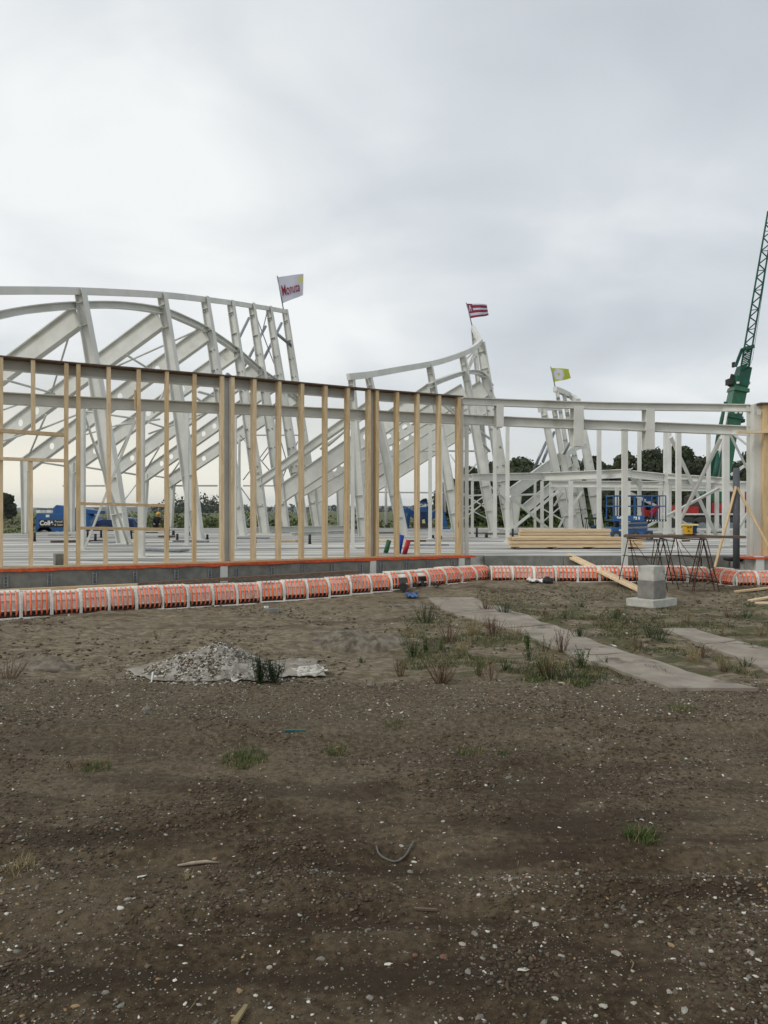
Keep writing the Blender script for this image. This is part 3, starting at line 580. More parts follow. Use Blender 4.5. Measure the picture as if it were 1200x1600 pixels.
rods(hB, [((727, 563, 38), (745, 500+43, 41), 3), ((729, 580, 38), (742, 545, 42), 4), ((733, 576, 38), (744, 552, 40), 3), ((500, 702, 37), (570, 652, 37), 3.5), ((513, 696, 37), (543, 670, 35), 4), ((688, 662, 36), (727, 640, 39), 4), ((700, 633, 36), (765, 705, 42), 4),
          ((650, 704, 44), (765, 705, 44), 3), ((745, 670, 40), (766, 686, 41), 4), ((738, 676, 40), (763, 703, 42), 3.5), ((703, 710, 42), (720, 735, 42), 2), ((763, 705, 42), (730, 740, 42), 2), ((585, 769, 43), (700, 770, 43), 2.4), ((603, 748, 43), (603, 820, 43), 4), ((695, 690, 43), (695, 800, 43), 4),
          ((690, 630, 34), (725, 660, 37), 4), ((722, 775, 42), (800, 772, 42), 2.6), ((722, 790, 40), (765, 812, 41), 2), ((757, 775, 40), (722, 800, 40), 2), ((760, 755, 38), (795, 785, 39), 3)])
hC = thing('steel_hall', (11, 40, SZ), 'rightmost, narrow cluster of leaning steel columns below the lime green flag', 'steel frame')
lean_col(hC, (849, 640), (888, 830), .30, .44, .32, 38, fl=.14); lean_col(hC, (866, 641), (899, 829), .24, .36, .28, 39.5, fl=.12); lean_col(hC, (870, 610), (907, 828), .18, .30, .24, 42, cleats=9, fl=.1)
lean_col(hC, (881, 615), (917, 827), .20, .34, .26, 43, cleats=9, fl=.1); lean_col(hC, (903, 627), (937, 827), .34, .56, .42, 42, fl=.14)
curved(hC, [(843, 641, 38), (856, 638, 38.6), (876, 638, 40)], .2, .22, 'ring_beam'); curved(hC, [(867, 608, 42), (880, 613, 43), (893, 620, 43.5), (904, 627, 42)], .22, .28, 'ring_beam')
curved(hC, [(880, 712, 39), (892, 703, 39.5), (903, 698, 40), (914, 697, 40.5)], .3, .26, 'ring_beam'); rafter(hC, (880, 712, 40), (797, 772, 39), .55); rafter(hC, (900, 730, 42), (820, 795, 42), .5)
rods(hC, [((854, 690, 42), (834, 733, 42), 4.5), ((866, 675, 43), (848, 722, 42), 4.5), ((903, 668, 38), (881, 710, 38), 4)], 'strut', 'galv')
mb = MB(); mb.ibeam(P(806, 775, 42), P(804, 826, 42), .6, .25, DAX, .3); mb.build('inner_column', M['steel2'], hC)
# mezzanine frame
mz = thing('steel_platform_frame', (10, 30, SZ), 'low horizontal steel floor frame on posts with crossed braces, behind the timber stack', 'steel frame')
def beam(pts, h, b, nm='floor_beam', par=mz):
    mb = MB(); q = [P(*p) for p in pts]
    for a, c in zip(q, q[1:]): mb.ibeam(a, c, h, b, (0, 0, 1), t=.03)
    return mb.build(nm, M['steel2'], par)
beam([(738, 746, 31), (847, 744, 32)], .30, .3); beam([(847, 745, 32), (975, 740, 30), (986, 739, 30)], .34, .3); beam([(986, 741, 30), (1037, 746, 30)], .30, .3); beam([(1040, 744, 33), (1132, 751, 31)], .26, .3); beam([(1136, 760, 28), (1300, 760, 28)], .32, .3)
beam([(860, 756, 36), (1130, 758, 33)], .30, .3); beam([(930, 763, 40), (1180, 765, 38)], .2, .2); beam([(722, 746, 33), (738, 746, 31)], .26, .26); beam([(986, 741, 30), (1000, 757, 34)], .2, .2); beam([(960, 835, 33), (1035, 835, 33)], .18, .3, 'ground_beam'); beam([(1030, 752, 31), (1200, 757, 36)], .24, .2)
for px, w_, Y in ((738, 4, 31), (774, 4.5, 29), (847, 4.5, 33), (861, 5, 36), (836, 3.5, 38), (892, 6, 31), (982, 5, 30), (964, 5, 36), (1032, 5, 36), (1120, 5, 34), (1160, 5, 30)):
    mb = MB(); wd = w_/F*Y; a = P(px, 752, Y); mb.box((a.x, Y, (a.z+SZ)/2), wd, wd, a.z-SZ); mb.box((a.x, Y, SZ+.012), wd*2, wd*2, .024); mb.build('post', M['steel2'], mz)
for a, b, w_ in (((797, 776, 30), (864, 832, 32), 4), ((796, 830, 31), (872, 768, 33), 4), ((722, 770, 33), (770, 800, 33), 2), ((722, 812, 33), (770, 775, 33), 2), ((895, 790, 33), (910, 768, 33), 3), ((848, 795, 37), (880, 813, 37), 2), ((848, 815, 37), (878, 790, 37), 2),
                 ((872, 827, 38), (890, 790, 38), 3), ((984, 770, 30), (1028, 792, 31), 4), ((1012, 822, 31), (1030, 812, 31), 4), ((790, 774, 36), (872, 771, 37), 3), ((880, 768, 33), (866, 790, 36), 3)):
    mb = MB(); line(mb, a, b, w_); mb.build('brace', M['steel2'], mz)
# ================================================================ formwork modules
FP = []
for px, py in ((-120, 975), (-60, 971.5), (0, 967), (100, 961), (200, 954.5), (300, 948), (400, 941), (500, 933), (600, 923), (680, 914.5), (766, 905.5)): FP.append(G(px, py))
FP2 = [G(px, py) for px, py in ((767, 907.5), (900, 909), (1000, 909), (1108, 909))]; FP3 = [G(1108, 909), G(1148, 916)]; FP4 = [G(1150, 916), G(1320, 917)]
def arc_pts(pts, step, sm=True):
    c = catmull(pts, 12) if sm and len(pts) > 2 else [pts[0].lerp(pts[-1], k/60) for k in range(61)]
    L = [0]
    for a, b in zip(c, c[1:]): L.append(L[-1]+math.hypot(b.x-a.x, b.y-a.y))
    k = max(1, round(L[-1]/step)); res = []
    for i in range(k+1):
        s_ = L[-1]*i/k; j = min(len(L)-2, max(q for q in range(len(L)) if L[q] <= s_)); u = (s_-L[j])/max(1e-6, L[j+1]-L[j]); res.append(c[j].lerp(c[j+1], min(1, u)))
    return res
ML = .42
def prof(t):   # outward bulging profile: t 0 at the foot, 1 at the back of the top
    K = [(-.02, .03), (-.035, .12), (-.02, .22), (.03, .31), (.09, .365), (.17, .385), (.30, .385)]
    u = t*(len(K)-1); i = min(int(u), len(K)-2); u -= i; return K[i][0]+(K[i+1][0]-K[i][0])*u, K[i][1]+(K[i+1][1]-K[i][1])*u
def module(damaged=0):
    root = thing('formwork_module', (0, 0, 0), 'x', 'formwork', 'formwork modules in a row before the foundation'); L = ML
    mb = MB(); n = 12
    for i in range(n):
        y0, z0 = prof(i/n); y1, z1 = prof((i+1)/n); d = .03
        if i < 2: continue
        if damaged and i in (2, 3, 4): continue
        mb.hexa([(-L/2, y0+d, z0), (-L/2, y0+d+.02, z0-.004), (-L/2, y1+d+.02, z1-.02), (-L/2, y1+d, z1), (L/2, y0+d, z0), (L/2, y0+d+.02, z0-.004), (L/2, y1+d+.02, z1-.02), (L/2, y1+d, z1)])
    mb.box((0, .31, .19), L, .02, .36); mb.build('shell', M['eps'], root)
    for x in (-L/2+.011, L/2-.011):
        mb = MB()
        for i in range(n):
            y0, z0 = prof(i/n); y1, z1 = prof((i+1)/n); e1 = .004
            mb.hexa([(x-.013, y0-.006, max(0, z0-.03)), (x+.013, y0-.006, max(0, z0-.03)), (x+.013, y0+.035, z0-.03), (x-.013, y0+.035, z0-.03), (x-.013, y1-.006, z1+e1), (x+.013, y1-.006, z1+e1), (x+.013, y1+.035, z1-.02), (x-.013, y1+.035, z1-.02)])
        mb.build('joint_flange', M['eps'], root)
    mb = MB()
    for t in (.17, .42, .66): y0, z0 = prof(t); mb.box((0, y0+.006, z0), L-.08, .03, .022)
    mb.build('cross_rib', M['eps'], root)
    for k in range(5):
        if damaged and k in damaged_k: continue
        x = -L/2+.062+k*(L-.124)/4; j = random.uniform(-.006, .006); pts = []
        for i in range(9):
            y0, z0 = prof(.10+i*.085); pts.append((x+j*math.sin(i), y0-.012, z0))
        mb = MB(); mb.tube([(x, .05, .0)]+pts, [.008]+[.0145]*9, 7); mb.build('heating_pipe', M['tube'], root, True)
    mb = MB(); mb.box((0, -.065, .006), L, .05, .02); mb.box((0, .055, .03), L, .1, .075)  # white foot board, plus a dark block painting the shade in the gap behind
    mb.m = [0]*6+[1]*6; mb.build('foot_board_gap_shade', [M['eps'], M['dark']], root); return root
damaged_k = (2, 3); m0 = module(); m1 = module(1)
ORD = 'first second third fourth fifth sixth seventh eighth ninth tenth eleventh twelfth thirteenth fourteenth fifteenth sixteenth seventeenth eighteenth nineteenth twentieth'.split()
mods = []
for path, sm in ((FP, 1), (FP2, 0), (FP3, 0), (FP4, 0)):
    q = arc_pts(path, ML*.99, sm)
    for a, b in zip(q, q[1:]): mods.append((a, b))
STUDS = [1, 50, 103, 122, 168, 214, 260, 303, 353, 395, 434, 470, 507, 541, 580, 619, 651, 684, 715]
used = []
for i, (a, b) in enumerate(mods):
    c = (a+b)/2; px = 600+F*c.x/c.y; d = b-a; L = math.hypot(d.x, d.y); hs = interp(px, [(0, 1.02), (500, .88), (760, .78), (1200, .76)])
    base = m1 if 612 < px < 665 else m0
    side = 'left' if px < 600 else 'right'
    if px < 0: lb = 'white formwork module with orange pipes, outside the left edge, number %s from it' % ORD[i]
    elif px < 766:
        s_ = min(STUDS, key=lambda q_: abs(q_-px)); k_ = STUDS.index(s_); rel = 'directly below' if abs(s_-px) < 9 else ('just left of' if px < s_ else 'just right of')
        lb = 'white module ribbed with orange pipes, %s the %s upright of the timber wall' % (rel, ORD[k_])
        if base is m1: lb = 'broken white module with dark hole and pipe stubs, ' + rel + ' the %s timber upright' % ORD[k_]
    elif px < 1110: lb = 'white module ribbed with orange pipes, %s in the straight row right of the corner' % ORD[len([u for u in used if u == 'r'])]; used.append('r')
    elif px < 1150: lb = 'white module with slanting orange pipes, %s in the angled corner left of the grey pipe' % ORD[len([u for u in used if u == 's'])]; used.append('s')
    elif px < 1205: lb = 'white module ribbed with orange pipes, %s right of the upright grey pipe' % ORD[len([u for u in used if u == 't'])]; used.append('t')
    else: continue
    if px < -70: continue
    o = dup(base, (c.x+random.uniform(-.004, .004), c.y+random.uniform(-.012, .012), float(gbase(c.y))-.012+random.uniform(-.008, .008)), math.atan2(d.y, d.x)+random.uniform(-.02, .02), lb, (L/ML*random.uniform(1.0, 1.012), 1, hs*random.uniform(.96, 1.03)))
for r in (m0, m1):
    for ch in list(r.children): bpy.data.objects.remove(ch)
    bpy.data.objects.remove(r)
# dark pipe stubs in the broken modules
for px, py, s_ in ((630, 917, .075), (649, 913, .035), (661, 912, .035), (678, 913, .03), (684, 914, .03)):
    p = G(px, py+8); c = P(px, py, p.y-.02); mb = MB(); mb.tube([c+Vector((0, -.03, 0)), c+Vector((0, .2, 0))], s_, 16)
    tag(mb.build('pipe_end', M['black']), {630: 'largest round black pipe end poking through the broken formwork', 649: 'small black pipe end next right of the largest one', 661: 'small black pipe end left of the joint in the broken formwork', 678: 'left pipe end of the rightmost pair in the formwork', 684: 'rightmost black pipe end in the formwork'}[px], 'pipe')
# board lying on the gravelled trench left
mb = MB(); mb.bar(P(-60, 926, 12.05), P(215, 914, 12.75), .1, .05); tag(mb.build('timber_board', M['woodh']), 'long timber board lying between formwork and foundation wall at left', 'board')
mb = MB(); mb.bar(P(216, 912.5, 12.8), P(560, 893, 14.4), .14, .05); tag(mb.build('dark_board', M['wood_dark']), 'long dark board lying behind the formwork in the middle', 'board')
# ================================================================ trestles, plank, box, block
tr0 = thing('trestle', (0, 0, 0), 'x', 'trestle', 'rusty builder trestles under the plank')
Ht = 1.0
mb = MB(); mb.bar((0, -.42, Ht), (0, .42, Ht), .05, .02); mb.build('top_bar', M['rust'], tr0)
for sx in (-1, 1):
    for y_, k in ((-.38, 0), (.38, 0)):
        mb = MB(); mb.tube([(sx*.02, y_, Ht), (sx*.23, y_+(.05 if y_ > 0 else -.05), 0)], .0095, 6); mb.build('leg', M['rust'], tr0)
    for z_ in (.25, .65):
        x_ = sx*(.24-.22*z_/Ht); mb = MB(); mb.tube([(x_, -.45, z_), (x_, .45, z_)], .008, 5); mb.build('crossbar', M['rust'], tr0)
    mb = MB(); mb.tube([(sx*.22, -.43, .08), (sx*.03, .3, .95)], .006, 5); mb.build('diagonal', M['rust'], tr0)
for i, (px, py, rz, lb) in enumerate(((1003, 921, .35, 'leftmost rusty trestle, partly behind the concrete block'), (1036, 921, -.25, 'second rusty trestle from the left, just right of the concrete block'),
                                     (1076, 921, .3, 'third rusty trestle from the left under the plank'), (1099, 921, -.3, 'rightmost rusty trestle under the right end of the plank'))):
    p = G(px, py); q = P(px, 842, p.y); dup(tr0, (p.x, p.y, p.z), rz, lb, (1, 1, (q.z-p.z)))
for ch in list(tr0.children): bpy.data.objects.remove(ch)
bpy.data.objects.remove(tr0)
a = P(978, 838, 14.7); b = P(1160, 839, 14.7); mb = MB(); mb.bar(a, b, .3, .045); mb.bar(a+Vector((.1, .28, .01)), b+Vector((-.5, .28, .01)), .22, .04); tag(mb.build('plank', M['wood_dark']), 'dark weathered plank lying across the four rusty trestles', 'plank')
yb = thing('tool_box', P(1078, 837, 14.7), 'small yellow and blue machine box with pale lid on the plank', 'tool box')
c = P(1078, 827, 14.7); mb = MB(); mb.hexa([(c.x-.10, c.y-.08, c.z-.09), (c.x+.02, c.y-.08, c.z-.09), (c.x+.02, c.y+.08, c.z-.09), (c.x-.10, c.y+.08, c.z-.09), (c.x-.115, c.y-.09, c.z+.07), (c.x+.02, c.y-.09, c.z+.07), (c.x+.02, c.y+.09, c.z+.07), (c.x-.115, c.y+.09, c.z+.07)]); mb.build('body', M['yellow'], yb)
mb = MB(); mb.box(c+Vector((.062, 0, -.01)), .08, .15, .15); mb.build('side_unit', M['navy'], yb); mb = MB(); mb.box(c+Vector((-.005, 0, .088)), .26, .2, .03); mb.build('lid', M['yellowl'], yb)
for dx, dz in ((-.07, .04), (-.02, .045), (-.06, -.03)): mb = MB(); mb.box(c+Vector((dx, -.095, dz)), .025, .012, .02); mb.build('latch', M['black'], yb)
mb = MB()
for dx in (-.08, .08): mb.box(c+Vector((dx, 0, -.11)), .03, .16, .04)
mb.box(c+Vector((.02, 0, -.105)), .1, .1, .03); mb.build('foot', M['rust'], yb)
cb_ = thing('concrete_pier', G(1022, 953), 'pale concrete pier block on a wider footing, standing on the ground before the trestles', 'concrete block')
c = G(1022, 948); rz = math.radians(38)
def bevbox(name, c, sx, sy, sz, rz, m, par, bev=.008):
    bm = bmesh.new(); bmesh.ops.create_cube(bm, size=1); bmesh.ops.scale(bm, vec=(sx, sy, sz), verts=bm.verts); bmesh.ops.bevel(bm, geom=bm.edges[:], offset=bev, segments=2, affect='EDGES')
    bmesh.ops.rotate(bm, cent=(0, 0, 0), matrix=Matrix.Rotation(rz, 3, 'Z'), verts=bm.verts); bmesh.ops.translate(bm, vec=c, verts=bm.verts)
    me = bpy.data.meshes.new(name); bm.to_mesh(me); bm.free(); me.materials.append(m); o = bpy.data.objects.new(name, me); C.objects.link(o)
    if par: o.parent = par; o.matrix_parent_inverse = Matrix.Translation(par.location).inverted()
    return o
cy = c.y+.12; bevbox('footing', (c.x+.0, cy, c.z+.055), .70, .52, .13, rz, M['conc_l'], cb_); bevbox('lower_block', (c.x, cy, c.z+.27), .355, .32, .30, rz, M['conc'], cb_); bevbox('upper_block', (c.x, cy, c.z+.54), .335, .30, .245, rz, M['conc_l'], cb_)
# ================================================================ timber stack and loose boards
sx0 = 0
def board(c, L, wd, h, rz, label, grp='boards in the timber stack on the slab'):
    mb = MB(); mb.box((0, 0, 0), L, wd, h); o = mb.build('timber_board', M['woodh']); o.location = c; o.rotation_euler = (random.uniform(-.006, .006), 0, rz); tag(o, label, 'board', grp); return o
zlow = SZ+.05
for r_ in range(3):
    for k in range(3):
        cx = ((798+1002)/2-600)/F*19.7; o = board((cx+random.uniform(-.06, .06), 19.5+k*.23, zlow+.04+r_*.085), 3.35, .2, .07, random.uniform(-.01, .01), 'pale board in the front bundle of the timber stack, %s layer, %s from the front' % (('bottom', 'middle', 'top')[r_], ('first', 'second', 'third')[k]))
for r_ in range(5):
    for k in range(2):
        cx = ((813+952)/2-600)/F*21; board((cx+random.uniform(-.07, .07), 20.9+k*.25, zlow+.04+r_*.088), 2.45, .2, .072, random.uniform(-.01, .01), 'pale board in the rear bundle of the timber stack, %s layer, %s row' % (('lowest', 'second', 'third', 'fourth', 'top')[r_], ('front', 'back')[k]))
for k, px in enumerate((805, 862, 920, 985)):
    p = P(px, 858, 19.8); mb = MB(); mb.box((p.x, 19.75, SZ+.025), .08, .9, .05); tag(mb.build('bearer', M['wood_dark']), '%s bearer from the left under the timber stack' % ORD[k], 'bearer')
mb = MB(); mb.bar(P(888, 866, 16.7), G(998, 922)+Vector((0, 0, .05)), .1, .05); tag(mb.build('timber_board', M['woodh']), 'upper of two pale planks sloping from the slab edge to the ground by the pier', 'plank')
mb = MB(); mb.bar(P(893, 872, 16.45), G(1000, 926)+Vector((0, 0, .03)), .1, .04); tag(mb.build('timber_board', M['wood']), 'lower of two pale planks sloping from the slab edge to the ground by the pier', 'plank')
for (x0, y0, x1, y1, lb) in ((1172, 941, 1215, 936, 'short pale board piece on the ground at the right edge'), (1180, 944, 1220, 946, 'second short pale board piece lying crooked at the right edge'), (1150, 928, 1205, 923, 'pale board half covered by soil near the right formwork')):
    mb = MB(); mb.bar(G(x0, y0)+Vector((0, 0, .02)), G(x1, y1)+Vector((0, 0, .03)), .1, .03); tag(mb.build('timber_board', M['woodh']), lb, 'board')
# ---------------------------------------------------------------- pipe stubs on the slab
for i, (px, yt, yb_) in enumerate(((54, 832, 846), (137, 828, 839), (149, 834, 848), (158, 828, 840), (205, 827, 842), (223, 837, 843), (263, 826, 844), (271, 829, 836), (277, 834, 845), (295, 831, 837), (324, 835, 843), (399, 839, 848), (484, 835, 850), (676, 836, 842), (688, 837, 842), (745, 825, 839), (760, 834, 840), (801, 826, 841))):
    Y = (CH-SZ)*F/(yb_-HZ); a = P(px, yt, Y); r_ = .04 if yb_-yt > 7 else .055
    mb = MB(); mb.tube([(a.x, Y, SZ), (a.x, Y, a.z)], r_, 12); mb.cm = 0; mb.tube([(a.x, Y, SZ), (a.x, Y, SZ+.03)], r_*1.3, 12)
    tag(mb.build('pipe_stub', M['black'], None, True), 'black pipe stub standing on the slab, %s from the left' % ORD[i], 'pipe', 'black pipe stubs on the slab')
for px, yt, yb_, lean, m, nm in ((606, 844, 864, .05, mat('green_pipe', (.035, .13, .06), (.03, .09, .05), .5), 'short green'), (626, 836, 865, .05, mat('blue_pipe', (.012, .05, .30), (.01, .04, .22), .5), 'tall blue'), (636, 844, 866, .06, mat('red_pipe', (.42, .02, .03), (.33, .02, .03), .5), 'short red')):
    Y = (CH-SZ)*F/(yb_-HZ); a = P(px, yt, Y); mb = MB(); mb.tube([(a.x-lean, Y, SZ), (a.x+lean*.6, Y, a.z)], .055, 14); tag(mb.build('pipe_stub', m, None, True), nm+' pipe sleeve leaning out of the slab behind the timber wall', 'pipe')
p = (CH-SZ)*F/(885-HZ); c = P(83, 884, p); mb = MB(); mb.box((c.x, c.y+.25, SZ+.11), .16, .4, .2, .5); tag(mb.build('stone_block', M['conc']), 'short grey concrete beam piece on the slab at left', 'block')
a = P(392, 834, 33.5); b = P(545, 829, 36); mb = MB(); mb.ibeam(Vector((a.x, a.y, SZ+.14)), Vector((b.x, b.y, SZ+.14)), .26, .24, (0, 0, 1)); tag(mb.build('steel_beam', M['steel2']), 'long pale steel beam lying on the slab behind the timber wall', 'beam')
a = P(455, 838, 29.5); b = P(560, 832, 34); mb = MB(); mb.ibeam(Vector((a.x, a.y, SZ+.07)), Vector((b.x, b.y, SZ+.07)), .13, .15, (0, 0, 1)); tag(mb.build('steel_beam', M['steel2']), 'shorter thin steel beam lying on the slab nearer than the long one', 'beam')
c = P(557, 820, 40); pk = thing('pallet_stack', (c.x, 40, SZ), 'dark stack of pallets and beams at the far slab edge', 'pallet')
for k in range(5): mb = MB(); mb.box((c.x+random.uniform(-.05, .05), 40, SZ+.08+k*.16), .85, .9, .1, random.uniform(-.1, .1)); mb.build('pallet', M['galv'] if k % 2 else M['wood_dark'], pk)
# small work stool on the slab and rod stand
ws = thing('work_trestle', P(924, 828, 38), 'small dark work stand with a hanging bucket, on the slab beside the leaning columns', 'work stand')
a = P(925, 810, 38); mb = MB(); mb.box(a, .62, .5, .1); mb.build('top', M['dark'], ws)
for sx in (-.26, .26):
    for sy in (-.2, .2): mb = MB(); mb.tube([(a.x+sx*.8, a.y+sy, a.z), (a.x+sx*1.1, a.y+sy, SZ)], .02, 6); mb.build('leg', M['dark'], ws)
mb = MB(); mb.tube([(a.x, a.y-.3, SZ+.02), (a.x, a.y-.3, SZ+.25)], [.14, .18], 12); mb.build('bucket', M['navy'], ws, True)
for i in range(26):
    px = random.uniform(20, 1130); Y = random.uniform(17.5, 36); x = (px-600)/F*Y
    if abs(x-5) < 3 and Y < 23: continue
    mb = MB(); L = random.uniform(.3, 1.6); mb.box((x, Y, SZ+.025+random.random()*.02), L, random.uniform(.08, .4), .05, random.uniform(-.5, .5)); k = random.choice([('wood_dark', 'dark'), ('wood_dark', 'dark'), ('woodh', 'pale'), ('galv', 'grey')])
    tag(mb.build('offcut', M[k[0]]), 'small %s offcut lying flat on the floor slab' % k[1], 'offcut', 'offcuts lying on the slab')
# ================================================================ machines
def textmesh(txt, size, mtl, par, loc, rot=(math.pi/2, 0, 0), name='lettering', bold=0.0):
    cu = bpy.data.curves.new('t', 'FONT'); cu.body = txt; cu.size = size; cu.extrude = .004; cu.offset = bold; cu.align_x = 'CENTER'; cu.align_y = 'CENTER'
    o = bpy.data.objects.new('t', cu); C.objects.link(o); dg = bpy.context.evaluated_depsgraph_get(); me = bpy.data.meshes.new_from_object(o.evaluated_get(dg)); bpy.data.objects.remove(o)
    me.name = name; me.materials.clear(); me.materials.append(mtl); me.transform(Matrix.Translation(loc) @ Matrix.Rotation(rot[2], 4, 'Z') @ Matrix.Rotation(rot[0], 4, 'X'))
    q = bpy.data.objects.new(name, me); C.objects.link(q)
    if par: q.parent = par; q.matrix_parent_inverse = Matrix.Translation(par.location).inverted()
    return q
def prism(mb, pts2, y0, y1):
    n = len(pts2); mb.add([(x, y0, z) for x, z in pts2]+[(x, y1, z) for x, z in pts2], [tuple(range(n)), tuple(range(2*n-1, n-1, -1))]+[(i, i+n, (i+1) % n+n, (i+1) % n) for i in range(n)]); return mb
def wheel(par, c, r, wd):
    mb = MB(); mb.tube([Vector(c)+Vector((0, -wd/2, 0)), Vector(c)+Vector((0, -wd*.35, 0)), Vector(c)+Vector((0, wd*.35, 0)), Vector(c)+Vector((0, wd/2, 0))], [r*.9, r, r, r*.9], 20); wl = mb.build('wheel', M['dark'], par, True)
    mb = MB(); mb.tube([Vector(c)+Vector((0, -wd/2-.012, 0)), Vector(c)+Vector((0, wd/2+.012, 0))], r*.5, 14); o = mb.build('rim', M['galv'], wl); o.matrix_parent_inverse = Matrix.Identity(4)
    return wl
YB = 38.0
bl = thing('boom_lift', P(120, 845, YB), 'blue articulated boom lift parked on the grass behind the slab at left', 'boom lift')
def pz(px, py, Y=YB): p = P(px, py, Y); return (p.x, p.z)
mb = MB(); prism(mb, [pz(68, 829), pz(69, 806), pz(72, 802), pz(141, 802), pz(148, 807), pz(156, 822), pz(156, 829)], YB-.9, YB+.9); mb.build('body', M['blue'], bl)
mb = MB(); prism(mb, [pz(150, 830), pz(152, 816), pz(166, 812), pz(214, 812), pz(216, 829)], YB-.6, YB+.8); mb.build('chassis', M['navy'], bl)
mb = MB(); prism(mb, [pz(87, 802), pz(87, 794), pz(92, 789), pz(110, 792), pz(160, 798), pz(160, 803)], YB-.3, YB+.4); mb.build('boom', M['blue'], bl)
mb = MB(); prism(mb, [pz(192, 812), pz(192, 808), pz(212, 810), pz(214, 822), pz(196, 822)], YB-.5, YB+.5); mb.build('basket', M['blue'], bl)
mb = MB(); prism(mb, [pz(74, 812), pz(97, 812), pz(97, 823), pz(74, 823)], YB-.915, YB-.905); prism(mb, [pz(97, 812), pz(112, 812), pz(112, 823), pz(97, 823)], YB-.915, YB-.905); mb.build('decal', M['black'], bl)
p = P(85.5, 817, YB); textmesh('Collé', .30, M['white'], bl, (p.x, YB-.93, p.z), bold=.012)
p = P(104, 814.5, YB); textmesh('Rental', .15, M['white'], bl, (p.x, YB-.93, p.z)); p = P(104, 819.5, YB); textmesh('& Sales', .14, M['white'], bl, (p.x, YB-.93, p.z))
mb = MB(); mb.box(P(87, 806, YB)+Vector((0, -.91, 0)), .17, .02, .12); mb.build('sticker', M['white'], bl)
for px in (82, 140, 172, 205): c = P(px, 832, YB); wheel(bl, (c.x, YB-.75, .45), .45, .3)
YS = 41.5
sp = thing('spider_lift', (P(662, 0, YS).x, YS, SZ), 'dark blue compact spider lift with splayed outrigger legs at the far slab edge', 'spider lift')
mb = MB(); prism(mb, [pz(655, 824, YS), pz(655, 789, YS), pz(657, 784, YS), pz(667, 783, YS), pz(669, 789, YS), pz(669, 824, YS)], YS-.4, YS+.4); mb.build('body', M['navy'], sp)
mb = MB(); prism(mb, [pz(656, 800, YS), pz(656, 788, YS), pz(659, 785, YS), pz(666, 785, YS), pz(667, 800, YS)], YS-.44, YS-.41); mb.build('front_cover', M['blue'], sp)
p = P(661.5, 790, YS); textmesh('Collé', .22, M['white'], sp, (p.x, YS-.46, p.z), bold=.01)
mb = MB(); prism(mb, [pz(659, 818, YS), pz(659, 812, YS), pz(663, 811, YS), pz(664, 818, YS)], YS-.45, YS-.41); mb.build('plate', M['yellowl'], sp)
mb = MB(); mb.tube([P(657, 786, YS), P(662, 782, YS), P(665, 781, YS), P(666, 784, YS)], .1, 8); mb.build('hose_bundle', M['black'], sp)
mb = MB(); mb.box(P(662, 821, YS), .5, 1.6, .25); mb.build('track', M['dark'], sp)
for a, k, f_ in (((655, 812), (633, 795), (631, 824)), ((655, 806), (640, 797), (636, 824)), ((669, 812), (690, 796), (697, 824)), ((669, 806), (684, 798), (690, 824))):
    Yk = YS+(-.7 if a[1] > 808 else .8); mb = MB(); mb.bar(P(a[0], a[1], YS), P(k[0], k[1], Yk), .14, .24); mb.bar(P(k[0], k[1], Yk), P(f_[0], f_[1]-1, Yk), .12, .2); mb.box(Vector((P(f_[0], 0, Yk).x, Yk, SZ+.04)), .4, .4, .06); mb.build('leg', M['blue'], sp)
YL = 25.0
sl = thing('scissor_lift', (P(990, 0, YL).x, YL, SZ), 'blue scissor lift with railed platform, on the slab behind the trestles', 'scissor lift')
x0, x1 = P(952, 0, YL).x, P(1034, 0, YL).x
mb = MB(); xc0, xc1 = P(952, 0, YL).x, P(1014, 0, YL).x; zc_ = P(0, 835, YL).z; mb.box(((xc0+xc1)/2, YL, zc_+.02), xc1-xc0, .75, .22); prism(mb, [(xc0-.02, zc_+.08), (xc0-.02, zc_+.25), (xc0+.28, zc_+.22), (xc0+.3, zc_+.08)], YL-.38, YL+.38); mb.build('chassis', M['blue'], sl)
for px in (957, 986, 1007): c = P(px, 0, YL); wheel(sl, (c.x, YL-.36, SZ+.16), .16, .12); wheel(sl, (c.x, YL+.36, SZ+.16), .16, .12)
zs = P(0, 814, YL).z
for k in range(4):
    z_ = zc_+.12+k*(zs-zc_-.14)/4; dz = (zs-zc_-.14)/4
    for sy in (-.3, .3): mb = MB(); mb.bar((xc0+.25, YL+sy, z_), (xc1-.15, YL+sy, z_+dz*.8), .04, .05); mb.bar((xc0+.25, YL+sy+.05, z_+dz*.8), (xc1-.15, YL+sy+.05, z_), .04, .05); mb.build('scissor_arm', M['galv'] if k % 2 else M['blue'], sl)
mb = MB(); mb.box(((x0+x1)/2, YL, zs+.02), x1-x0, .8, .06); mb.build('platform_floor', M['navy'], sl)
mb = MB(); mb.box(((x0+P(1000, 0, YL).x)/2, YL-.41, zs+.09), P(1000, 0, YL).x-x0, .02, .18); mb.build('side_panel', M['blue'], sl)
mb = MB(); xa = P(1001, 0, YL).x; mb.box(((xa+x1)/2, YL-.42, zs+.02), x1-xa, .02, .045); mb.build('warning_strip', M['black'], sl)
mb = MB()
for k in range(7): xx = xa+.04+k*(x1-xa-.06)/7; prism(mb, [(xx, zs), (xx+.035, zs), (xx+.06, zs+.04), (xx+.025, zs+.04)], YL-.436, YL-.432)
mb.build('warning_stripe', M['white'], sl)
p = P(962, 808.5, YL); textmesh('Collé', .085, M['white'], sl, (p.x, YL-.43, p.z), bold=.006); p = P(988, 809.5, YL); textmesh('32 S', .12, M['white'], sl, (p.x, YL-.43, p.z), bold=.006)
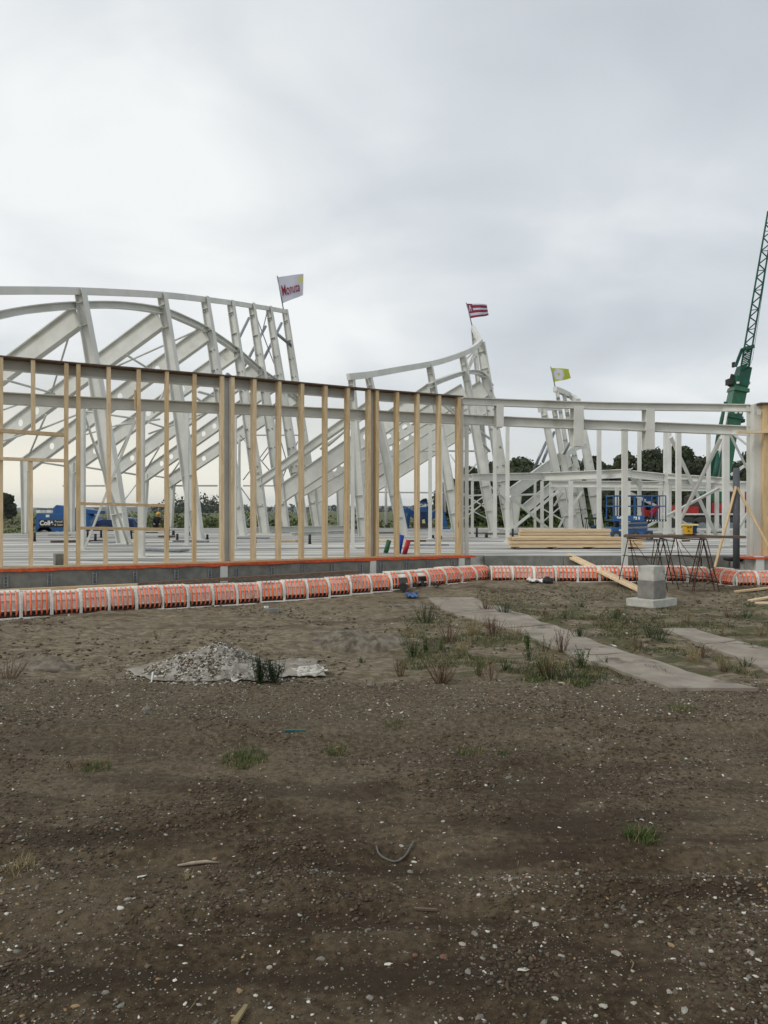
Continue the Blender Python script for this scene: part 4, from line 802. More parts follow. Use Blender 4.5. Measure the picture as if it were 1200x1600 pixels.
for z_ in (P(0, 775, YL).z, P(0, 791, YL).z):
    for sy in (-.38, .38): mb = MB(); mb.tube([(x0+.02, YL+sy, z_), (x1-.02, YL+sy, z_)], .018, 8); mb.build('rail', M['blue'], sl)
    mb = MB(); mb.tube([(x0+.02, YL-.38, z_), (x0+.02, YL+.38, z_)], .018, 8); mb.tube([(x1-.02, YL-.38, z_), (x1-.02, YL+.38, z_)], .018, 8); mb.build('rail', M['blue'], sl)
for px in (953, 970, 985, 999, 1012, 1024, 1033.5):
    for sy in (-.38, .38): c = P(px, 775, YL); mb = MB(); mb.tube([(c.x, YL+sy, zs), (c.x, YL+sy, c.z)], .02, 8); mb.build('rail_post', M['blue'], sl)
mb = MB(); mb.box(P(1014, 802, YL), .38, .3, .2); mb.box(P(1005, 795, YL), .08, .2, .2); mb.build('load', M['red'], sl)
mb = MB(); mb.bar(P(1016, 803, YL-.2), P(1028, 791, YL-.2), .08, .12); mb.build('tool_case', M['red'], sl)
mb = MB(); mb.box(P(1018, 780, YL)+Vector((0, .2, 0)), .2, .1, .14); mb.build('control_box', M['navy'], sl)
mb = MB(); mb.box(P(964, 828, YL)+Vector((.05, -.39, 0)), .2, .02, .05); mb.build('sticker', M['yellowl'], sl)
# crane
YC = 46.0
cr = thing('mobile_crane', (P(1120, 0, YC).x, YC, 0), 'big mobile crane with green boom and lattice jib on a red and black carrier, right', 'crane')
def cz(px, py): return pz(px, py, YC)
mb = MB(); prism(mb, [cz(1048, 834), cz(1048, 806), cz(1240, 806), cz(1240, 834)], YC-1.2, YC+1.4); mb.build('carrier', M['black'], cr)
mb = MB(); prism(mb, [cz(1048, 804.5), cz(1048, 802), cz(1240, 802), cz(1240, 804.5)], YC-1.3, YC+1.4); mb.build('deck_edge', M['steel2'], cr)
mb = MB(); prism(mb, [cz(1045, 802), cz(1045, 790), cz(1078, 792), cz(1078, 802)], YC-1.3, YC+1.2); mb.build('engine_cover', M['red'], cr)
mb = MB(); prism(mb, [cz(1098, 801), cz(1098, 786), cz(1124, 786), cz(1125, 801)], YC-1.3, YC+.4); mb.build('side_box', M['red'], cr)
mb = MB(); prism(mb, [cz(1079, 802), cz(1079, 776), cz(1086, 772), cz(1097, 774), cz(1097, 802)], YC-1.25, YC+1.0); prism(mb, [cz(1125.5, 802), cz(1125.5, 770), cz(1137, 770), cz(1137, 802)], YC-1.25, YC+1.0); mb.build('winch_housing', M['dark'], cr)
mb = MB()
for z_ in (789, 793, 797): prism(mb, [cz(1112, z_), cz(1112, z_-1.6), cz(1123, z_-1.6), cz(1123, z_)], YC-1.32, YC-1.305)
mb.build('grille', M['black'], cr)
mb = MB(); prism(mb, [cz(1085, 785), cz(1088, 768), cz(1116, 768), cz(1122, 785)], YC-1.1, YC+.8); mb.build('counterweight', M['green'], cr)
mb = MB(); prism(mb, [cz(1138, 802), cz(1138, 764), cz(1144, 760), cz(1172, 760), cz(1180, 786), cz(1180, 802)], YC-1.3, YC+.9); cab = mb.build('cab', M['red'], cr)
mb = MB(); prism(mb, [cz(1152, 785), cz(1152, 764), cz(1170, 764), cz(1176, 785)], YC-1.33, YC-1.31); o = mb.build('window', M['glass'], cab); o.matrix_parent_inverse = Matrix.Identity(4)
for px in (1062, 1082, 1102, 1124, 1150, 1172, 1195): c = P(px, 0, YC); wheel(cr, (c.x, YC-1.25, .62), .62, .4)
for px in (1192, ): 
    mb = MB(); mb.box(P(px-10, 812, YC)+Vector((0, -1.5, 0)), .4, .05, .4); mb.build('warning_board', M['white'], cr)
    mb = MB(); mb.bar(P(px-14, 815, YC)+Vector((0, -1.54, 0)), P(px-6, 809, YC)+Vector((0, -1.54, 0)), .02, .12); mb.build('warning_board', M['red'], cr)
def tier(a, b, w0, w1, m, nm, d=.75):
    mb = MB(); pa, pb = P(*a), P(*b); mb.bar(pa, pb, d, w0, up=(1, 0, 0), h2=w1, wd2=d*.85); return mb.build(nm, M[m], cr)
tier((1121, 795, YC), (1143, 650, YC), .62, .74, 'green', 'boom_section', .8); tier((1140, 672, YC), (1157, 590, YC), .80, .76, 'green', 'boom_section', .9); tier((1155, 604, YC), (1163, 574, YC), .70, .60, 'dgreen', 'boom_head', .9)
tier((1153, 613, YC), (1154, 607, YC), .9, .9, 'green', 'boom_collar', 1.1); tier((1143, 655, YC), (1144, 650, YC), .96, .96, 'dgreen', 'boom_collar', 1.1)
mb = MB(); mb.tube([P(1113, 765, YC-.6), P(1124, 705, YC-.5)], .17, 10); mb.build('lift_cylinder', M['dgreen'], cr, True)
mb = MB(); mb.tube([P(1119, 735, YC-.6), P(1136, 640, YC-.55)], .09, 8); mb.build('cylinder_rod', M['white'], cr, True)
mb = MB(); mb.tube([P(1112, 740, YC-.4), P(1122, 680, YC-.4), P(1134, 628, YC-.4)], .11, 8); mb.build('luffing_rope', M['dgreen'], cr, True)
mb = MB(); mb.box(P(1140, 597, YC), .3, .5, .35); mb.box(P(1146, 570, YC), .12, .2, .3); mb.bar(P(1140, 604, YC), P(1145, 585, YC), .12, .2); mb.box(P(1152, 658, YC)+Vector((.1, 0, 0)), .5, .5, .2); mb.build('boom_fitting', M['dark'], cr)
mb = MB(); mb.tube([P(1160, 598, YC), P(1169, 598, YC)], .02, 6); mb.tube([P(1169, 598.5, YC)+Vector((0, -.04, 0)), P(1169, 598.5, YC)+Vector((0, .04, 0))], .12, 14); mb.build('mirror', M['galv'], cr)
for px, py in ((1147, 600), (1144, 646), (1151, 646)): mb = MB(); mb.box(P(px, py, YC)+Vector((0, -.5, 0)), .15, .05, .12); mb.build('lamp', M['white'], cr)
mb = MB()
A0 = [P(1157, 578, YC-.45), P(1170, 574, YC-.45), P(1157, 578, YC+.45), P(1170, 574, YC+.45)]; A1 = [P(1200, 330, YC-.35), P(1211, 331, YC-.35), P(1200, 330, YC+.35), P(1211, 331, YC+.35)]
for a, b in zip(A0, A1): mb.tube([a, b], .055, 6)
NB = 24
for i in range(NB):
    t0, t1 = i/NB, (i+1)/NB
    L0 = [A0[k].lerp(A1[k], t0) for k in range(4)]; L1 = [A0[k].lerp(A1[k], t1) for k in range(4)]
    for a, b in ((0, 1), (2, 3), (0, 2), (1, 3)):
        if i % 2: a, b = b, a
        mb.tube([L0[a], L1[b]], .036, 5); 
        if i % 3 == 0: mb.tube([L0[a], L0[b]], .022, 5)
mb.build('lattice_jib', M['dgreen'], cr)
mb = MB()
for i in range(11):
    a = A0[0].lerp(A1[0], i*.012); b = A0[1].lerp(A1[1], i*.012+.01); mb.bar(a, b, .1, .07)
mb.bar(A0[0].lerp(A1[0], .13)+Vector((-.05, 0, 0)), A0[1].lerp(A1[1], .13), .6, .2); mb.bar(A0[0]+Vector((-.3, 0, .2)), A0[0].lerp(A1[0], .13)+Vector((-.12, 0, 0)), .1, .16); mb.build('jib_adapter', M['dgreen'], cr)
mb = MB(); mb.tube([P(1210, 335, YC), P(1176, 560, YC), P(1165, 590, YC)], .012, 5); mb.build('hoist_rope', M['black'], cr)
# worker
def skin_person():
    J = {'hip': (0, 0, .82, .13), 'belly': (.03, 0, 1.0, .12), 'chest': (.10, -.02, 1.22, .15), 'neck': (.13, -.05, 1.36, .055), 'head': (.15, -.08, 1.45, .085), 'top': (.16, -.09, 1.54, .085),
         'sl': (-.08, -.03, 1.28, .065), 'el': (-.16, -.16, 1.05, .048), 'wl': (-.08, -.34, .98, .032), 'hl': (-.06, -.42, .97, .03), 'sr': (.28, -.03, 1.27, .065), 'er': (.34, -.16, 1.04, .048), 'wr': (.24, -.33, .98, .032), 'hr': (.22, -.41, .97, .03),
         'tl': (-.09, 0, .78, .095), 'kl': (-.12, -.08, .45, .065), 'al': (-.13, .02, .09, .045), 'fl': (-.14, -.12, .04, .04), 'trr': (.10, 0, .78, .095), 'kr': (.13, -.05, .45, .065), 'ar': (.14, .04, .09, .045), 'fr': (.15, -.10, .04, .04)}
    E = [('hip', 'belly'), ('belly', 'chest'), ('chest', 'neck'), ('neck', 'head'), ('head', 'top'), ('chest', 'sl'), ('sl', 'el'), ('el', 'wl'), ('wl', 'hl'), ('chest', 'sr'), ('sr', 'er'), ('er', 'wr'), ('wr', 'hr'), ('hip', 'tl'), ('tl', 'kl'), ('kl', 'al'), ('al', 'fl'), ('hip', 'trr'), ('trr', 'kr'), ('kr', 'ar'), ('ar', 'fr')]
    ks = list(J); vs = [J[k][:3] for k in ks]; es = [(ks.index(a), ks.index(b)) for a, b in E]
    for s_, wn in ((-1, 'hl'), (1, 'hr')):      # five fingers on each hand
        b0 = Vector(J[wn][:3])
        for f_ in range(5):
            o_ = Vector(((f_-2)*.017, -.05 if f_ != (4 if s_ < 0 else 0) else -.01, -.01)); i0 = len(vs); vs.append(tuple(b0+o_)); vs.append(tuple(b0+o_+Vector(((f_-2)*.004, -.035, -.02)))); es += [(ks.index(wn), i0), (i0, i0+1)]
    me = bpy.data.meshes.new('body'); me.from_pydata(vs, es, []); o = bpy.data.objects.new('body', me); C.objects.link(o); o.modifiers.new('s', 'SKIN'); sv = me.skin_vertices[0].data
    for i, v in enumerate(sv): r = J[ks[i]][3] if i < len(ks) else .009; v.radius = (r, r); v.use_root = (i == 0)
    sb = o.modifiers.new('u', 'SUBSURF'); sb.levels = 2; sb.render_levels = 2
    dg = bpy.context.evaluated_depsgraph_get(); m2 = bpy.data.meshes.new_from_object(o.evaluated_get(dg)); bpy.data.objects.remove(o); return m2
wk = thing('person', (P(243, 0, 44).x, 44, -.12), 'worker in dark clothes and yellow helmet, bending forward behind the far slab edge', 'person', rz=.3)
me = skin_person(); cl_ = mat('dark_workwear', (.018, .02, .026), (.03, .03, .035), .85); sk = mat('skin', (.45, .27, .19), None, .6)
me.materials.clear(); me.materials.append(cl_); me.materials.append(sk)
for p_ in me.polygons: c = p_.center; p_.material_index = 1 if (c.z > 1.37 or (c.y < -.35 and .9 < c.z < 1.05)) else 0; p_.use_smooth = True
o = bpy.data.objects.new('body', me); C.objects.link(o); o.parent = wk
bm = bmesh.new(); bmesh.ops.create_uvsphere(bm, u_segments=20, v_segments=12, radius=.135)
for v in bm.verts:
    if v.co.z < 0: v.co.z *= .15; v.co.x *= 1.15; v.co.y *= 1.2
bmesh.ops.translate(bm, vec=(.16, -.09, 1.52), verts=bm.verts); me = bpy.data.meshes.new('helmet'); bm.to_mesh(me); bm.free(); me.materials.append(M['yellow']); o = bpy.data.objects.new('helmet', me); C.objects.link(o); o.parent = wk
# ================================================================ flags
def flag(name, pole_top, pole_bot, corners, Y, label, mats, facemat, wave=.06, nu=24, nv=16, text=None):
    par = thing(name, P(pole_bot[0], pole_bot[1], Y), label, 'flag')
    mb = MB(); mb.tube([P(pole_bot[0], pole_bot[1], Y), P(pole_top[0], pole_top[1], Y)], .03, 8); mb.build('pole', M['galv'], par, True)
    TL, TR, BR, BL = [P(c[0], c[1], Y) for c in corners]
    def S(u, v, off=0):
        p = TL.lerp(TR, u).lerp(BL.lerp(BR, u), v); ph = u*7+v*1.6
        return p+Vector((0, math.sin(ph)*wave*3*u-.0-off, math.sin(ph*.9)*wave*u*.7))
    V_ = []; Q = []; MI = []
    for j in range(nv+1):
        for i in range(nu+1): V_.append(S(i/nu, j/nv))
    for j in range(nv):
        for i in range(nu): a = j*(nu+1)+i; Q.append((a, a+nu+1, a+nu+2, a+1)); MI.append(facemat((i+.5)/nu, (j+.5)/nv))
    mb = MB(); mb.v = [tuple(p) for p in V_]; mb.f = Q; mb.m = MI; cl = mb.build('cloth', mats, par, True)
    if text:
        cu = bpy.data.curves.new('t', 'FONT'); cu.body = text[0]; cu.size = 1; cu.offset = .012; cu.align_x = 'CENTER'; cu.align_y = 'CENTER'
        o = bpy.data.objects.new('t', cu); C.objects.link(o); dg = bpy.context.evaluated_depsgraph_get(); me = bpy.data.meshes.new_from_object(o.evaluated_get(dg)); bpy.data.objects.remove(o)
        xs_ = [v.co.x for v in me.vertices]; w_ = max(xs_)-min(xs_)
        for v in me.vertices: u = text[2]+v.co.x/w_*text[3]; vv = text[4]-v.co.y*text[5]; v.co = S(u, vv, .05)
        me.materials.clear(); me.materials.append(text[1]); q = bpy.data.objects.new('lettering', me); C.objects.link(q); q.parent = cl
        q.matrix_parent_inverse = Matrix.Translation(par.location).inverted(); q.matrix_parent_inverse = Matrix.Identity(4)
    return par
fw_ = mat('white_flag_cloth', (.58, .58, .68), None, .8, trans=.35); fr_ = mat('dark_red_flag_cloth', (.25, .03, .06), None, .8, trans=.3); fy = mat('lime_flag_cloth', (.50, .56, .08), None, .8, trans=.4); fyl = mat('pale_yellow_flag_print', (.66, .64, .28), None, .8, trans=.35); fl_ = mat('lilac_white_flag_print', (.62, .60, .74), None, .8, trans=.35)
flag('flag', (433, 431), (443, 484), ((434, 433), (474, 427.5), (473.5, 461), (441, 474)), 41, 'white flag with dark red lettering and a yellow dot, on top of the left hall', [fw_, fyl], lambda u, v: 1 if (u-.9)**2/.012+(v-.26)**2/.03 < 1 else 0, wave=.02, text=('Monuta', fr_, .46, .78, .58, .60))
def f2(u, v):
    if u < .24 and v < .52: return 0 if (abs(u-.12) < .02+.085*v and v > .08 and not (abs(u-.12) < .025 and v > .36)) else 1
    return 1 if (.10 < v < .30 or .48 < v < .66 or v > .84) else 0
flag('flag', (728.5, 473), (740, 518), ((729.5, 474.5), (761, 475), (764, 492.5), (734, 497.5)), 43, 'dark red and white striped flag flying from the middle hall', [fw_, fr_], f2, .05, 40, 32)
flag('flag', (860.5, 573), (869, 612), ((861.5, 575), (889, 576), (893, 591), (865, 597)), 42.5, 'lime green flag with a pale round emblem above the rightmost columns', [fy, fl_], lambda u, v: 1 if ((u-.36)**2/.075+(v-.48)**2/.19 < 1+.12*math.sin(6*math.atan2(v-.48, (u-.36)*1.5)) and (u-.36)**2/.006+(v-.48)**2/.02 > 1) else 0, .05, 36, 28)
# ================================================================ trees, hedges, far country
def leafcloud(cents, rads, nper, size, squash=.8):
    V_ = []; n = 0
    for c, r in zip(cents, rads):
        k = nper; d = RS.randn(k, 3); d /= np.linalg.norm(d, axis=1)[:, None]; rr = r*(.35+.9*RS.rand(k)**.8); pts = np.array(c)+d*rr[:, None]*np.array([1, 1, squash])
        nrm = d+RS.randn(k, 3)*.6; nrm /= np.linalg.norm(nrm, axis=1)[:, None]; t = np.cross(nrm, RS.randn(k, 3)); t /= np.linalg.norm(t, axis=1)[:, None]; b = np.cross(nrm, t)
        s_ = size*(.5+RS.rand(k))[:, None]
        V_.append(np.stack([pts-t*s_, pts+b*s_*.6, pts+t*s_, pts-b*s_*.6], 1).reshape(-1, 3)); n += k
    V_ = np.concatenate(V_); return V_, np.arange(len(V_)).reshape(-1, 4)
def tree(px, ytop, w_px, Y, mi, label, dens=1.0, grp='trees behind the site', nm='tree', airy=0):
    w_px *= 1.0 if Y > 120 else 1.45; x = (px-600)/F*Y; H = CH+(HZ-ytop)/F*Y; R = w_px/2/F*Y; par = thing(nm, (x, Y, 0), label, 'tree', grp)
    mb = MB(); mb.tube([(x, Y, -.2), (x+R*.05, Y, H*.35), (x, Y, H*.85)], [R*.07+.08, R*.05+.06, .03], 8)
    for k in range(6):
        A = random.uniform(0, 6.28); z0 = H*random.uniform(.2, .55); mb.tube([(x, Y, z0), (x+math.cos(A)*R*.4, Y+math.sin(A)*R*.4, z0+H*.15), (x+math.cos(A)*R*.75, Y+math.sin(A)*R*.75, z0+H*.28)], [.08, .05, .02], 6)
    mb.build('trunk', M['bark'], par)
    cs = []; rs = []; nc = int(34*dens)+8
    for i in range(nc):
        A = random.uniform(0, 6.28); q = random.random()**.5; t = random.random()**.8; z = H*(.06+.90*t); env = max(.1, 1-t**2.6)**.5*(.75+.25*min(1, t*4))
        r = R*random.uniform(.20, .42)*(1-airy*.4); rr = max(0, R*env-r*.5); z = min(z, H-r*.7); cs.append((x+math.cos(A)*rr*q, Y+math.sin(A)*rr*q, z)); rs.append(r)
    lf = .11+.0016*Y
    V_, Q = leafcloud(cs, rs, int(260 if airy == 0 else 110), lf)
    npmesh('crown', V_, Q, M['tree'][mi], parent=par); return par
TR_ = [(703, 757, 44, 96, 2, 'small round tree between the timber studs, leftmost of the tree line'), (735, 732, 56, 100, 0, 'tree behind the middle hall columns, just right of the timber wall'), (772, 722, 50, 95, 0, 'dark tree behind the right columns of the middle hall'), (815, 718, 66, 92, 1, 'broad tree left of the rightmost hall'),
       (835, 730, 50, 88, 0, 'dark tree directly left of the lime flag columns'), (880, 715, 58, 96, 1, 'tree hidden behind the rightmost leaning columns'), (925, 716, 50, 90, 0, 'low dark tree right of the leaning columns'), (948, 728, 40, 86, 1, 'small tree left of the feathery one'), (978, 702, 40, 84, 2, 'loose feathery tree with sky showing through'), (1020, 703, 60, 88, 0, 'tall dark tree under the second hanger plate'),
       (1058, 700, 60, 92, 1, 'tallest tree, behind the crossed braces'), (1098, 717, 66, 90, 0, 'dark tree left of the crane boom'), (1150, 725, 60, 94, 1, 'tree right of the crane boom'), (1180, 705, 50, 86, 0, 'tree behind the big right column'), (1215, 690, 60, 84, 1, 'tree just outside the right edge')]
for t in TR_: tree(*t, airy=1 if t[0] == 978 else 0)
for i, (px, yt, w_, Y) in enumerate([(725, 768, 60, 84), (768, 765, 70, 82), (815, 760, 70, 80), (862, 758, 70, 82), (908, 758, 66, 80), (955, 756, 70, 78), (1000, 752, 70, 80), (1045, 752, 70, 79), (1090, 754, 70, 80), (1135, 756, 70, 78), (1180, 752, 70, 80), (1222, 750, 60, 78)]):
    tree(px, yt, w_, Y, 0, 'low dense tree in the front row of the tree line, %s from the left' % ORD[i], .8, 'low trees in front of the tree line')
def bushrow(nm, x0, x1, Y, h, m, label, sp_=.9, dens=70, leaf=.12, yj=.6):
    cs = []; rs = []; x = x0
    while x < x1: r = h*random.uniform(.38, .6); cs.append((x, Y+random.uniform(-yj, yj), r*.8)); rs.append(r); x += sp_*random.uniform(.6, 1.2)
    V_, Q = leafcloud(cs, rs, dens, leaf, .95); o = npmesh(nm, V_, Q, m); tag(o, label, 'hedge', kind='stuff'); return o
bushrow('hedge', -16.5, -3, 49, 1.55, M['crop'], 'mid green overgrown hedge behind the left half of the slab')
bushrow('hedge', -2.6, 3.5, 50, 1.5, M['cropb'], 'brownish green hedge beyond the slab in the middle')
bushrow('hedge', 3.5, 30, 52, 2.0, M['crop'], 'bushy green undergrowth in front of the dark trees at right')
bushrow('hedge', -70, -15, 74, 1.3, M['cropb'], 'brown reedy strip across the field at left')
bushrow('grass', -34, -15.5, 38.5, .8, M['crop'], 'rough green weeds along the slab at far left', .35, 60, .07, 3.5)
bushrow('grass', -34, -17, 33.5, .5, M['crop'], 'low green weeds at the left slab corner', .3, 60, .05, 2.0)
bushrow('hedge', -16, -6, 55, 1.6, M['tree'][1], 'dark bushes behind the hedge left of centre', 1.2, 60, .14)
def treebelt(nm, x0, x1, Y, h, label, mi=0, sp_=4, leaf=.6, dens=60):
    cs = []; rs = []; x = x0
    while x < x1: r = h*random.uniform(.35, .6); cs.append((x, Y+random.uniform(-3, 3), r*.9)); rs.append(r); x += sp_*random.uniform(.5, 1.3)
    V_, Q = leafcloud(cs, rs, dens, leaf, 1); o = npmesh(nm, V_, Q, M['tree'][mi]); tag(o, label, 'trees', kind='stuff'); return o
tree(6, 772, 36, 150, 0, 'dark round tree standing alone in the field at the left edge', 1, 'far trees in the fields'); tree(-18, 774, 40, 155, 0, 'dark tree just outside the left edge', 1, 'far trees in the fields')
treebelt('far_wood', -135, -112, 480, 7, 'small far clump of trees seen through the left window opening', 1, 5, .9)
treebelt('far_wood', -150, -95, 500, 8, 'far dark wood behind the left hall columns', 1, 5, 1); treebelt('far_wood', -134, -105, 490, 13, 'tall dark far wood behind the left hall', 0, 5, 1, 90)
treebelt('far_wood', -260, 120, 900, 8, 'long thin belt of far trees along the horizon', 1, 9, 1.6, 40)
for i, (px, Y) in enumerate(((68, 620), (78, 640), (151, 600), (62, 610))):
    x = (px-600)/F*Y; hs_ = thing('farmhouse', (x, Y, 0), 'tiny white farmhouse on the horizon, %s' % ('left of the blue boom lift', 'just left above the blue boom lift', 'seen through the window opening', 'farthest left of the row')[i], 'house', 'farmhouses on the horizon')
    mb = MB(); mb.box((x, Y, 1.2), 3.4, 5, 2.4); mb.build('wall', M['white'], hs_); mb = MB(); mb.add([(x-1.9, Y-2.8, 2.4), (x+1.9, Y-2.8, 2.4), (x+1.9, Y+2.8, 2.4), (x-1.9, Y+2.8, 2.4), (x-1.9, Y, 3.6), (x+1.9, Y, 3.6)], [(0, 1, 5, 4), (2, 3, 4, 5), (0, 4, 3), (1, 2, 5), (3, 2, 1, 0)]); mb.build('roof', M['dark'], hs_)
def hills(Y, x0, x1, h, seed, nm='hills'):
    n = 160; xs_ = np.linspace(x0, x1, n); hh = h*(.75+.5*vnoise(xs_/420+seed, xs_*0+seed, 1)+.22*vnoise(xs_/110, xs_*0+seed, 2)+.1*vnoise(xs_/35, xs_*0, 3)); V_ = []; Q = []
    for k, (dy, f_) in enumerate(((-260, -.02), (-120, .5), (0, 1), (150, .6), (320, -.02))): V_ += [(x, Y+dy, float(z*f_)) for x, z in zip(xs_, hh)]
    for r in range(4):
        for i in range(n-1): a = r*n+i; Q.append((a, a+1, a+n+1, a+n))
    o = npmesh(nm, np.array(V_), np.array(Q), M['hill'], smooth=True); tag(o, kind='structure'); return o
hills(3300, -2600, 1800, 26, 3.3); hills(2200, -1800, 1500, 9, 8.1)
# ================================================================ low plants and ground litter
def blades(cx, cy, rad, n, h, wd, seed, lean=.5, curve=.5):
    r = np.random.RandomState(seed); A = r.rand(n)*6.283; q = rad*r.rand(n)**.7; x = cx+np.cos(A)*q; y = cy+np.sin(A)*q; z = gh(x, y)-.005; B = r.rand(n)*6.283; H = h*(.45+.6*r.rand(n)); Ln = lean*(.3+r.rand(n))*H
    dx, dy = np.cos(B), np.sin(B); px_, py_ = -dy*wd/2, dx*wd/2; V_ = []
    for t, wf in ((0, 1), (.5, .8), (1, .1)):
        ox = dx*Ln*t*(1-curve+curve*t); oy = dy*Ln*t*(1-curve+curve*t); oz = H*t*(1-.25*curve*t)
        V_.append(np.stack([x+ox-px_*wf, y+oy-py_*wf, z+oz], 1)); V_.append(np.stack([x+ox+px_*wf, y+oy+py_*wf, z+oz], 1))
    V_ = np.stack(V_, 1).reshape(-1, 3); o = np.arange(n)[:, None]*6; Q = np.concatenate([o+np.array([[0, 1, 3, 2]]), o+np.array([[2, 3, 5, 4]])]); return V_, Q
def tuft(px, py, w_px, n, h, label, m='grass', nm='grass_tuft', dry=.15, grp='grass tufts on the gravel track', wd=.0045):
    p = G(px, py); R = w_px/2/F*p.y; V_, Q = blades(p.x, p.y, R, n, h, wd, int(px), .8, .7); mi = (RS.rand(len(Q)) < dry).astype(int)
    o = npmesh(nm, V_, Q, [M[m], M['drygrass']], mi); tag(o, label, 'grass', grp); return o
tuft(382, 1184, 76, 420, .065, 'dense green grass tuft left of centre on the track'); tuft(525, 1172, 46, 160, .05, 'pale green grass tuft, centre, beyond the dense one', dry=.35); tuft(150, 1197, 50, 170, .05, 'small green grass tuft at left beside a reddish dry patch', dry=.2)
tuft(112, 1197, 60, 160, .04, 'flat reddish dry patch of grass left of the small green tuft', 'redweed', dry=.4); tuft(1003, 1311, 58, 240, .07, 'bright green grass tuft on the right of the track'); tuft(1065, 1108, 50, 150, .05, 'low green tuft near the right end of the track edge')
tuft(618, 1126, 50, 140, .05, 'low green tuft at the far edge of the track, right of centre', dry=.3); tuft(35, 1362, 54, 90, .07, 'thin dry grass tuft at the left edge', 'drygrass'); tuft(735, 1176, 46, 110, .05, 'sparse dark tuft on the track, right of centre', dry=.4); tuft(785, 1180, 30, 70, .04, 'tiny green tuft right of the sparse dark one')
tuft(290, 1372, 26, 26, .05, 'tiny dry sprig below the pale stick', 'drygrass'); tuft(945, 1150, 60, 70, .03, 'faint yellowish grass in the gravel at right', 'drygrass'); tuft(1010, 1135, 60, 60, .03, 'faint dark grass in the gravel at far right', dry=.3)
def cover(n, x0, x1, y0, y1, thr, h, name, label, mats, probs, seed, wd=.006, excl=None, k=1.6):
    r = np.random.RandomState(seed); px_ = x0+(x1-x0)*r.rand(n*3); py_ = y0+(y1-y0)*r.rand(n*3); Y = (CH-.05)*F/(py_-HZ); x = (px_-600)/F*Y
    keep = ((vnoise(x*k+seed, Y*k, 2)+.35*vnoise(x*4, Y*4, 3)+.5) > thr) & (Y > 7.25+.9*vnoise(x*1.3, x*0+seed, 1)+.5*vnoise(x*5, x*0, 4)+.25*r.rand(len(x)))
    if excl is not None: keep &= ~excl(px_, py_)
    x = x[keep][:n]; Y = Y[keep][:n]; VV = []; QQ = []; off = 0
    H = h*(.4+.8*r.rand(len(x))); B = r.rand(len(x))*6.283; dx, dy = np.cos(B), np.sin(B); z = gh(x, Y)-.004; V_ = []
    for t, wf in ((0, 1), (.5, .8), (1, .1)):
        ox = dx*H*.7*t; oy = dy*H*.7*t; V_ += [np.stack([x+ox+dy*wd/2*wf, Y+oy-dx*wd/2*wf, z+H*t*(1-.2*t)], 1), np.stack([x+ox-dy*wd/2*wf, Y+oy+dx*wd/2*wf, z+H*t*(1-.2*t)], 1)]
    V_ = np.stack(V_, 1).reshape(-1, 3); o = np.arange(len(x))[:, None]*6; Q = np.concatenate([o+np.array([[0, 1, 3, 2]]), o+np.array([[2, 3, 5, 4]])])
    mi = r.choice(len(mats), len(x), p=probs); ob = npmesh(name, V_, Q, mats, np.concatenate([mi, mi])); tag(ob, label, 'grass', kind='stuff'); return ob
def onplate(px, py):
    l = np.interp(py, [938, 965, 1010, 1060, 1080], [660, 716, 870, 1005, 1050]); r_ = np.interp(py, [936, 975, 1035, 1080], [745, 850, 990, 1190])
    l2 = np.interp(py, [983, 1010, 1052], [1030, 1085, 1200]); r2 = np.interp(py, [983, 990, 1022], [1040, 1100, 1210])
    return ((px > l) & (px < r_)) | ((px > l2) & (px < r2) & (py > 983))
cover(14000, 620, 1230, 955, 1072, .53, .055, 'grass', 'patchy low weeds and grass between the ground mats', [M['grass'], M['drygrass'], M['redweed'], M['leafd']], [.42, .22, .12, .24], 5, excl=onplate)
cover(9000, 740, 1230, 925, 985, .56, .05, 'grass', 'dark low weeds on the earth near the concrete pier', [M['leafd'], M['drygrass'], M['redweed'], M['grass']], [.4, .2, .15, .25], 9, excl=onplate)
cover(2600, 790, 985, 1040, 1073, .55, .05, 'grass', 'green grass strip along the gravel edge left of the near mat', [M['grass'], M['leafg'], M['drygrass']], [.5, .3, .2], 13, excl=onplate)
cover(1500, 0, 640, 985, 1070, .72, .03, 'grass', 'thin dry stubble on the sandy earth around the rubble mound', [M['drygrass'], M['leafd'], M['redweed']], [.45, .3, .25], 21)
def weed(px, py, h_px, n, label, m='redweed', spread=.5, leaf=None, grp='dry weeds on the site', nl=8, r_=.0034):
    p = G(px, py); h = h_px/F*p.y; par = thing('weed', p, label, 'weed', grp); mb = MB(); lv = MB(); rr = random.Random(int(px*7+py))
    for i in range(n):
        A = rr.uniform(0, 6.28); s_ = rr.uniform(0, spread)*h; H = h*rr.uniform(.55, 1); b = p+Vector((math.cos(A)*s_*.3, math.sin(A)*s_*.3, -.01)); t = p+Vector((math.cos(A)*s_, math.sin(A)*s_, H)); mid_ = b.lerp(t, .5)+Vector((rr.uniform(-.02, .02), rr.uniform(-.02, .02), 0))
        mb.tube([b, mid_, t], [r_, r_*.8, r_*.4], 4, False)
        for k in range(nl):
            q = b.lerp(t, .25+.72*k/nl); B = rr.uniform(0, 6.28); L = h*(.11 if leaf else .16)*rr.uniform(.6, 1.3); d = Vector((math.cos(B), math.sin(B), rr.uniform(.1, .9))).normalized(); s2 = d.cross(Vector((0, 0, 1))).normalized()*L*(.34 if leaf else .07)
            lv.add([q, q+d*L*.5+s2, q+d*L, q+d*L*.5-s2], [(0, 1, 2, 3)])
    mb.build('stalk', M[m], par); lv.build('leaf', M[leaf or m], par); return par
